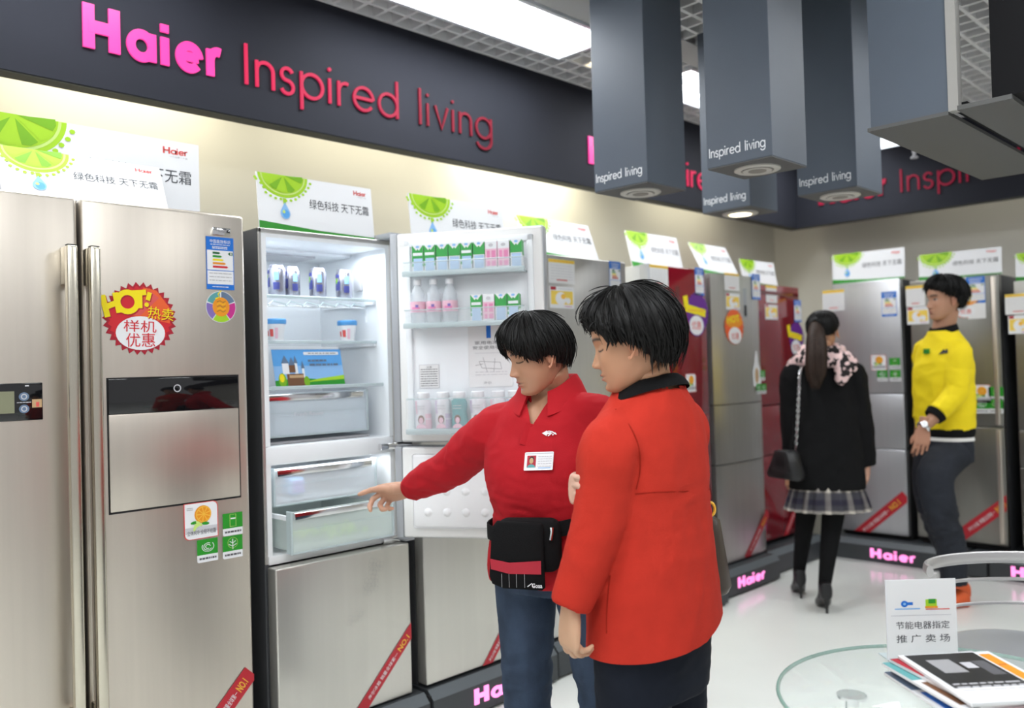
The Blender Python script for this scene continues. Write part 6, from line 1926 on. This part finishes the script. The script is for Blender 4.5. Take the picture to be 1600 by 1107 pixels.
mb = MB(); mb.tube([bagpt(-.09, .03, .09), bagpt(-.05, .0, .25), bagpt(0, -.04, .30), bagpt(.05, .0, .25), bagpt(.08, .03, .09)], .008, 'leather_brown', 8); mb.build('handle', hb, True)
rp = unp(1110, 796, 2.33)
mb = MB(); mb.tube([rp + CAMR * (.012 * cos(2 * pi * k / 16)) + Vector((0, 0, .018 * sin(2 * pi * k / 16))) for k in range(16)], .004, 'gold', 8, True); mb.build('gold_ring', hb, True)

# ================= GIRL IN BLACK
gx = unp(1290, 700, 4.88)
G = Person('girl in a black sweater and plaid skirt with a ponytail, seen from behind', (gx.x, gx.y), (CAMF.x * .98 + CAMR.x * .2, CAMF.y * .98 + CAMR.y * .2))
TAB3 = [(.665, .205, .140, 0), (.80, .200, .136, 0), (.95, .190, .126, 0), (1.10, .180, .118, 0), (1.22, .176, .112, 0), (1.31, .168, .10, 0), (1.365, .128, .085, 0), (1.42, .062, .06, 0)]
shR = G.L(.150, 0, 1.315); shL = G.L(-.155, 0, 1.315)
elR = unp(1346, 672, 4.86); wrR = unp(1355, 728, 4.84); elL = unp(1237, 672, 4.95); wrL = unp(1236, 738, 4.98)
HM3 = look_matrix(G.L(.01, .02, 1.565), (CAMF.x * .85 + CAMR.x * .52, CAMF.y * .85 + CAMR.y * .52), radians(4), 0, .97)
footL = at(1250, 932, 2, 0); footR = at(1290, 955, 2, 0)
def Lg(hip, foot, kz=.47, kf=.02): return [hip, (hip + foot) / 2 * 1.0 + Vector((0, 0, kz - ((hip.z + foot.z) / 2))) + G.f * kf, foot + Vector((0, 0, .15))]
lgL = Lg(G.L(-.075, 0, .80), footL); lgR = Lg(G.L(.075, 0, .80), footR)
b = torso_skin(G, TAB3, .02, [([G.L(0, 0, 1.30), G.L(0, .0, 1.42), HM3 @ Vector((0, -.02, -.05))], [.08, .052, .05]), ([shR, elR, wrR], [.04, .034, .024]), ([shL, elL, wrL], [.04, .034, .024])], voxel=.011)
G.add(b.v, b.f, skin_t(b.v, SK2)); V, F, T = head_mesh(SK2, LIP, False); G.add([HM3 @ v for v in V], F, T)
h = hand_mesh(wrR, camvec(-.05, -1, .0), camvec(.8, 0, .5), True, [(18, 22, 15)] * 4, (.35, .25), .98, voxel=.003); G.add(h.v, h.f, skin_t(h.v, (.66, .38, .27)))
h = hand_mesh(wrL, camvec(0, -1, 0), camvec(-.8, 0, .5), False, [(30, 30, 20)] * 4, (.35, .25), .98, voxel=.003); G.add(h.v, h.f, skin_t(h.v, SK2))
G.finish()
mb = MB(); mb.loft(G.rings(TAB3), 'cloth_black')
limb(mb, [G.L(.08, 0, 1.31), shR, shR * .5 + elR * .5, elR, wrR + Vector((0, 0, .0))], [.07, .078, .072, .066, .046], 'cloth_black')
limb(mb, [G.L(-.08, 0, 1.31), shL, shL * .5 + elL * .5, elL, wrL], [.07, .078, .070, .062, .046], 'cloth_black')
sw = remesh(mb, .010, 5, 'cloth_black'); folds(sw, .006, (8, 8, 6), 3.0); sw = slice_off(sw, Vector((0, 0, .674)), Vector((0, 0, -1))); sw.build('sweater', G.t, True, smooth=80)
mb = MB(); rows = []
for z, a in ((.75, .165), (.70, .185), (.65, .205), (.60, .220), (.55, .232)):
    rows.append([G.L((a + .010 * (1 - (z - .55) / .2) * math.copysign(1, sin(22 * th)) * abs(sin(22 * th)) ** .5) * cos(th), (a * .72 + .008 * sin(22 * th)) * sin(th), z) for th in [2 * pi * k / 176 for k in range(176)]])
N = 176
rows2 = []
for i in range(len(rows) - 1):
    for q in range(5): rows2.append([rows[i][k].lerp(rows[i + 1][k], q / 5) for k in range(N)])
rows2.append(rows[-1]); rows2.append([p + (G.L(0, 0, p.z) - p) * .03 for p in rows[-1]])
mb.loft(rows2, 'plaid', cap=False); sk = mb.build('skirt', G.t, True, smooth=40)
def plaidcol(i, co):
    row, k = divmod(i, N); v = row / (len(rows2) - 1)
    base = Vector((.045, .043, .055)); s1 = 1 if (k % 16) < 4 else 0; s2 = 1 if (v > .86 or .28 < v < .42) else 0; s3 = 1 if .60 < v < .74 else 0
    c = base + Vector((.20, .18, .15)) * s1 * .6 + Vector((.36, .33, .27)) * s2 * (.6 + .4 * s1) - Vector((.025, .025, .02)) * s3
    return (max(c.x, .01), max(c.y, .01), max(c.z, .01))
setcol(sk, plaidcol)
mb = MB(); limb(mb, lgL, [.085, .058, .036], 'cloth_black'); limb(mb, [lgL[-1], footL + Vector((0, 0, .07))], [.036, .036], 'cloth_black'); limb(mb, lgR, [.085, .058, .036], 'cloth_black'); limb(mb, [lgR[-1], footR + Vector((0, 0, .07))], [.036, .036], 'cloth_black')
mb.loft(G.rings([(.62, .14, .11, 0), (.72, .15, .11, 0), (.80, .14, .1, 0)]), 'cloth_black')
remesh(mb, .009, 4, 'cloth_black').build('tights', G.t, True, smooth=80)
shoe(G, footL, G.f, .22, .042, .09, 'leather_black', .075, 'ankle_boot'); shoe(G, footR, G.f, .22, .042, .09, 'leather_black', .075, 'ankle_boot')
mb = MB()
for (zc, R, r, tilt, ph) in ((1.455, .090, .036, .12, 0), (1.415, .108, .040, -.10, 2), (1.375, .130, .034, .18, 4)):
    mb.tube([G.L(R * cos(2 * pi * k / 36) * (1 + .08 * sin(3 * 2 * pi * k / 36 + ph)), R * .80 * sin(2 * pi * k / 36) + .004, zc + tilt * R * sin(2 * pi * k / 36 + ph)) for k in range(36)], r, 'scarf', 14, True, (1, .85))
limb(mb, [G.L(.07, -.10, 1.42), G.L(.09, -.120, 1.34), G.L(.06, -.13, 1.26)], [.045, .05, .02], 'scarf', 16, (1, .4), tuple(G.f))
limb(mb, [G.L(.10, -.06, 1.43), G.L(.145, -.07, 1.38), G.L(.15, -.09, 1.33)], [.03, .032, .012], 'scarf', 16, (1, .5), tuple(G.f))
limb(mb, [G.L(-.12, -.05, 1.42), G.L(-.165, -.02, 1.36), G.L(-.17, -.03, 1.32)], [.04, .04, .015], 'scarf', 16, (1, .5), tuple(G.f))
sc = remesh(mb, .009, 4, 'scarf'); folds(sc, .006, (26, 26, 26), 1.0); sc.build('scarf', G.t, True, smooth=80)
hs = hair_shell(HM3, [(0, 52), (30, 62), (60, 82), (78, 92), (95, 100), (110, 112), (140, 122), (180, 122)], [(0, .010), (.5, .013), (.9, .012), (1, .006)], 21, 'hair_black', .002, 300, .004, 3.0)
pt = HM3 @ Vector((-.02, -.108, .035)); rnd = random.Random(9)
bx = unp(1274, 604, 4.72)
axis = [pt + G.f * .04, pt, pt * .8 + bx * .2 - G.f * .035, pt * .5 + bx * .5 - G.f * .04, pt * .2 + bx * .8 - G.f * .02, bx]
limb(hs, axis, [.018, .026, .046, .054, .050, .020], 'hair_brown', 24, (1, .6), tuple(G.f))
ap, ar = catmull(axis, [.018, .026, .046, .054, .050, .018], 4)
for k in range(150):
    a = rnd.uniform(0, 2 * pi); q = rnd.uniform(.9, 1.05); n0 = rnd.randint(3, 10); e0 = rnd.randint(14, len(ap) - 1)
    hs.tube([ap[i] + G.r * (ar[i] * q * cos(a)) + G.f * (ar[i] * q * .6 * sin(a)) - Vector((0, 0, .02 * rnd.random() * (i == e0))) for i in range(n0, e0 + 1)], .0022, 'hair_brown', 4)
hs.build('hair', G.t, True, smooth=70)
mb = MB(); mb.tube([pt + G.r * (.026 * cos(2 * pi * k / 16)) + Vector((0, 0, .026 * sin(2 * pi * k / 16))) for k in range(16)], .007, 'black', 8, True); mb.build('hair_tie', G.t, True)
sb = thing('shoulder_bag', 'small black handbag on a silver chain hanging behind the girl in black', 'bag', unp(1228, 728, 4.86))
c0 = unp(1229, 727, 4.78); fN = (G.r * -.75 - G.f * .66).normalized(); fR = Vector((-fN.y, fN.x, 0))
mb = MB(); slab(mb, [(-.095, -.075), (.095, -.080), (.105, -.06), (.060, .075), (.045, .085), (-.03, .085), (-.045, .075), (-.11, -.055)], -.04, .05, 'leather_black', .008); mb.build('pouch', sb, True, smooth=60)
mb = MB(); slab(mb, [(-.085, -.03), (.085, -.035), (.055, .082), (-.035, .082)], .048, .056, 'leather_black', .002); mb.build('flap', sb, True, smooth=60)
mb = MB(); ch = [unp(1243, 705, 4.84), unp(1246, 660, 4.80), unp(1248, 620, 4.76), unp(1250, 585, 4.78), unp(1254, 568, 4.86)]
cp_, _ = catmull(ch, [0] * 5, 9)
for i, q in enumerate(cp_): 
    d = (cp_[min(i + 1, len(cp_) - 1)] - cp_[max(i - 1, 0)]).normalized(); sd = CAMR if i % 2 else -CAMF
    mb.tube([q + d * (.012 * cos(2 * pi * k / 10)) + sd * (.0065 * sin(2 * pi * k / 10)) for k in range(10)], .0026, 'chrome', 5, True)
mb.build('chain', sb, True)
mb = MB(); mb.lathe([(.0, -.012), (.012, 0), (.0, .012)], 'chrome', tuple(unp(1214, 741, 4.80)), 10); mb.build('clasp', sb, True)

# ================= MAN IN YELLOW
mx = unp(1478, 700, 4.92)
H = Person('man in a yellow sweatshirt and dark jeans standing before the back wall fridges', (mx.x, mx.y), (-CAMR.x * .98 - CAMF.x * .2, -CAMR.y * .98 - CAMF.y * .2))
TAB4 = [(.965, .165, .122, 0), (1.05, .175, .132, 0), (1.15, .180, .134, .002), (1.28, .186, .130, .004), (1.38, .184, .118, 0), (1.45, .160, .102, -.008), (1.51, .115, .084, -.012), (1.56, .068, .066, -.012)]
shL = H.L(-.152, .012, 1.425); shR = H.L(.155, -.01, 1.435)
elL = unp(1492, 616, 4.74); wrL = unp(1443, 668, 4.70); elR = H.L(.20, -.03, 1.17); wrR = H.L(.185, .03, .94)
HM4 = look_matrix(unp(1474, 468, 4.90), (-CAMR.x * .995 - CAMF.x * .08, -CAMR.y * .995 - CAMF.y * .08), radians(2), 0, 1.03)
b = torso_skin(H, TAB4, .02, [([H.L(0, -.01, 1.45), H.L(0, -.01, 1.55), HM4 @ Vector((0, -.025, -.05))], [.09, .064, .06]), ([shL, elL, wrL], [.045, .044, .030]), ([shR, elR, wrR], [.045, .038, .028])], voxel=.011)
H.add(b.v, b.f, skin_t(b.v, (.42, .22, .14))); V, F, T = head_mesh((.47, .25, .16), (.34, .12, .10), False, False); H.add([HM4 @ v for v in V], F, T)
h = hand_mesh(wrL, camvec(-.12, -1, .0), camvec(-.2, 0, .95), False, [(12, 16, 12)] * 4, (.5, .2), 1.06, voxel=.003); H.add(h.v, h.f, skin_t(h.v, (.45, .22, .14)))
h = hand_mesh(wrR, (0, 0, -1), -H.r, True, [(25, 30, 20)] * 4, (.4, .3), 1.05, voxel=.003); H.add(h.v, h.f, skin_t(h.v, (.45, .22, .14)))
H.finish()
mb = MB(); mb.loft(H.rings(TAB4), 'sweat_yellow')
cuf = elL * .42 + wrL * .58
limb(mb, [H.L(-.07, -.01, 1.445), shL + Vector((0, 0, -.008)), shL * .5 + elL * .5, elL, cuf], [.06, .064, .062, .060, .050], 'sweat_yellow', 22)
limb(mb, [H.L(.07, 0, 1.445), shR + Vector((0, 0, -.008)), shR * .5 + elR * .5, elR, wrR * .6 + elR * .4], [.07, .072, .066, .06, .05], 'sweat_yellow', 22)
yw = remesh(mb, .009, 5, 'sweat_yellow'); folds(yw, .006, (5, 5, 9), 6.0); yw = slice_off(yw, Vector((0, 0, 1.548)), Vector((0, 0, 1)))
ysw = yw.build('sweatshirt', H.t, True, smooth=80)
mb = MB(); limb(mb, [cuf, elL * .30 + wrL * .70], [.058, .050], 'cloth_black', 22, per=4); mb.build('cuff', H.t, True)
mb = MB(); mb.loft(H.rings([(.945, .165, .120, 0), (.96, .171, .127, 0), (.99, .173, .130, 0), (1.0, .170, .124, 0)], zs=8), 'cloth_black'); mb.build('hem_band', H.t, True)
mb = MB(); mb.loft(H.rings([(.925, .168, .123, 0), (.95, .164, .119, 0)], zs=4), 'cloth_white'); mb.build('undershirt', H.t, True)
mb = MB(); mb.loft([ring_pts(H.L(0, -.010, z), H.r, H.f * 1.0 + Vector((0, 0, -.22)), r, r * .92, 2.0, 30) for (r, z) in ((.086, 1.540), (.082, 1.556), (.074, 1.578), (.068, 1.574), (.076, 1.548))], 'cloth_black', cap=False); mb.build('collar', H.t, True, smooth=60)
trousers(H, 'jeans', [(.80, .152, .120, 0), (.88, .160, .122, 0), (.935, .156, .116, 0)],
         [([H.L(-.085, 0, .87), unp(1462, 742, 4.80), unp(1472, 806, 4.78), unp(1488, 862, 4.78), unp(1490, 912, 4.78)], [.10, .098, .082, .074, .066]),
          ([H.L(.085, 0, .87), unp(1452, 752, 5.0), unp(1462, 808, 4.98), unp(1482, 858, 4.97), unp(1492, 898, 4.96)], [.105, .092, .078, .070, .064])], 'denim_dark')
fl_ = unp(1490, 912, 4.78); fr_ = unp(1492, 898, 4.96)
shoe(H, (fl_.x, fl_.y, 0), H.f, .27, .05, .085, 'shoe_orange'); shoe(H, (fr_.x, fr_.y, 0), H.f, .27, .05, .085, 'shoe_orange')
f = Flat(); f.poly([(-.035, -.014), (-.008, .018), (.0, .008), (.008, .020), (.035, -.014), (.0, -.006)], 'black', 1); decal(ysw, 'sleeve_emblem', 1477, 551, f, .07, H.t, lift=.006, label='black emblem on the sleeve')
f = Flat(); f.rect(-.03, -.012, .03, .016, 'green', 1); f.rect(-.02, -.006, .02, .0, 'dark_green', 2); f.rect(-.025, .004, -.005, .012, 'dark_green', 2); decal(ysw, 'chest_print', 1449, 550, f, .07, H.t, lift=.006)
hs = hair_shell(HM4, [(0, 64), (18, 70), (35, 74), (55, 84), (72, 96), (84, 96), (96, 106), (112, 122), (140, 130), (180, 130)], [(0, .026), (.4, .030), (.8, .024), (1, .010)], 31, 'hair_black', .006, 420, .012, 6.0, locks=110)
hs.build('hair', H.t, True, smooth=70)
wt = thing('wristwatch', 'silver wristwatch on the left wrist of the man in yellow', 'watch', wrL)
ax = (wrL - elL).normalized(); s1 = ax.cross(Vector((0, 0, 1))).normalized(); s2 = ax.cross(s1)
mb = MB(); mb.tube([wrL + s1 * (.036 * cos(2 * pi * k / 24)) + s2 * (.034 * sin(2 * pi * k / 24)) for k in range(24)], .010, 'chrome', 8, True, (.35, 1)); mb.build('strap', wt, True)
cN = camvec(-.4, .3, .8).normalized(); cN = (cN - ax * cN.dot(ax)).normalized()
mb = MB(); q = wrL + cN * .036; mb.tube([q, q + cN * .009], [.019, .017], 'chrome', 18); mb.tube([q + cN * .0092, q + cN * .0096], [.014, .014], 'white', 18); mb.build('case', wt, True)
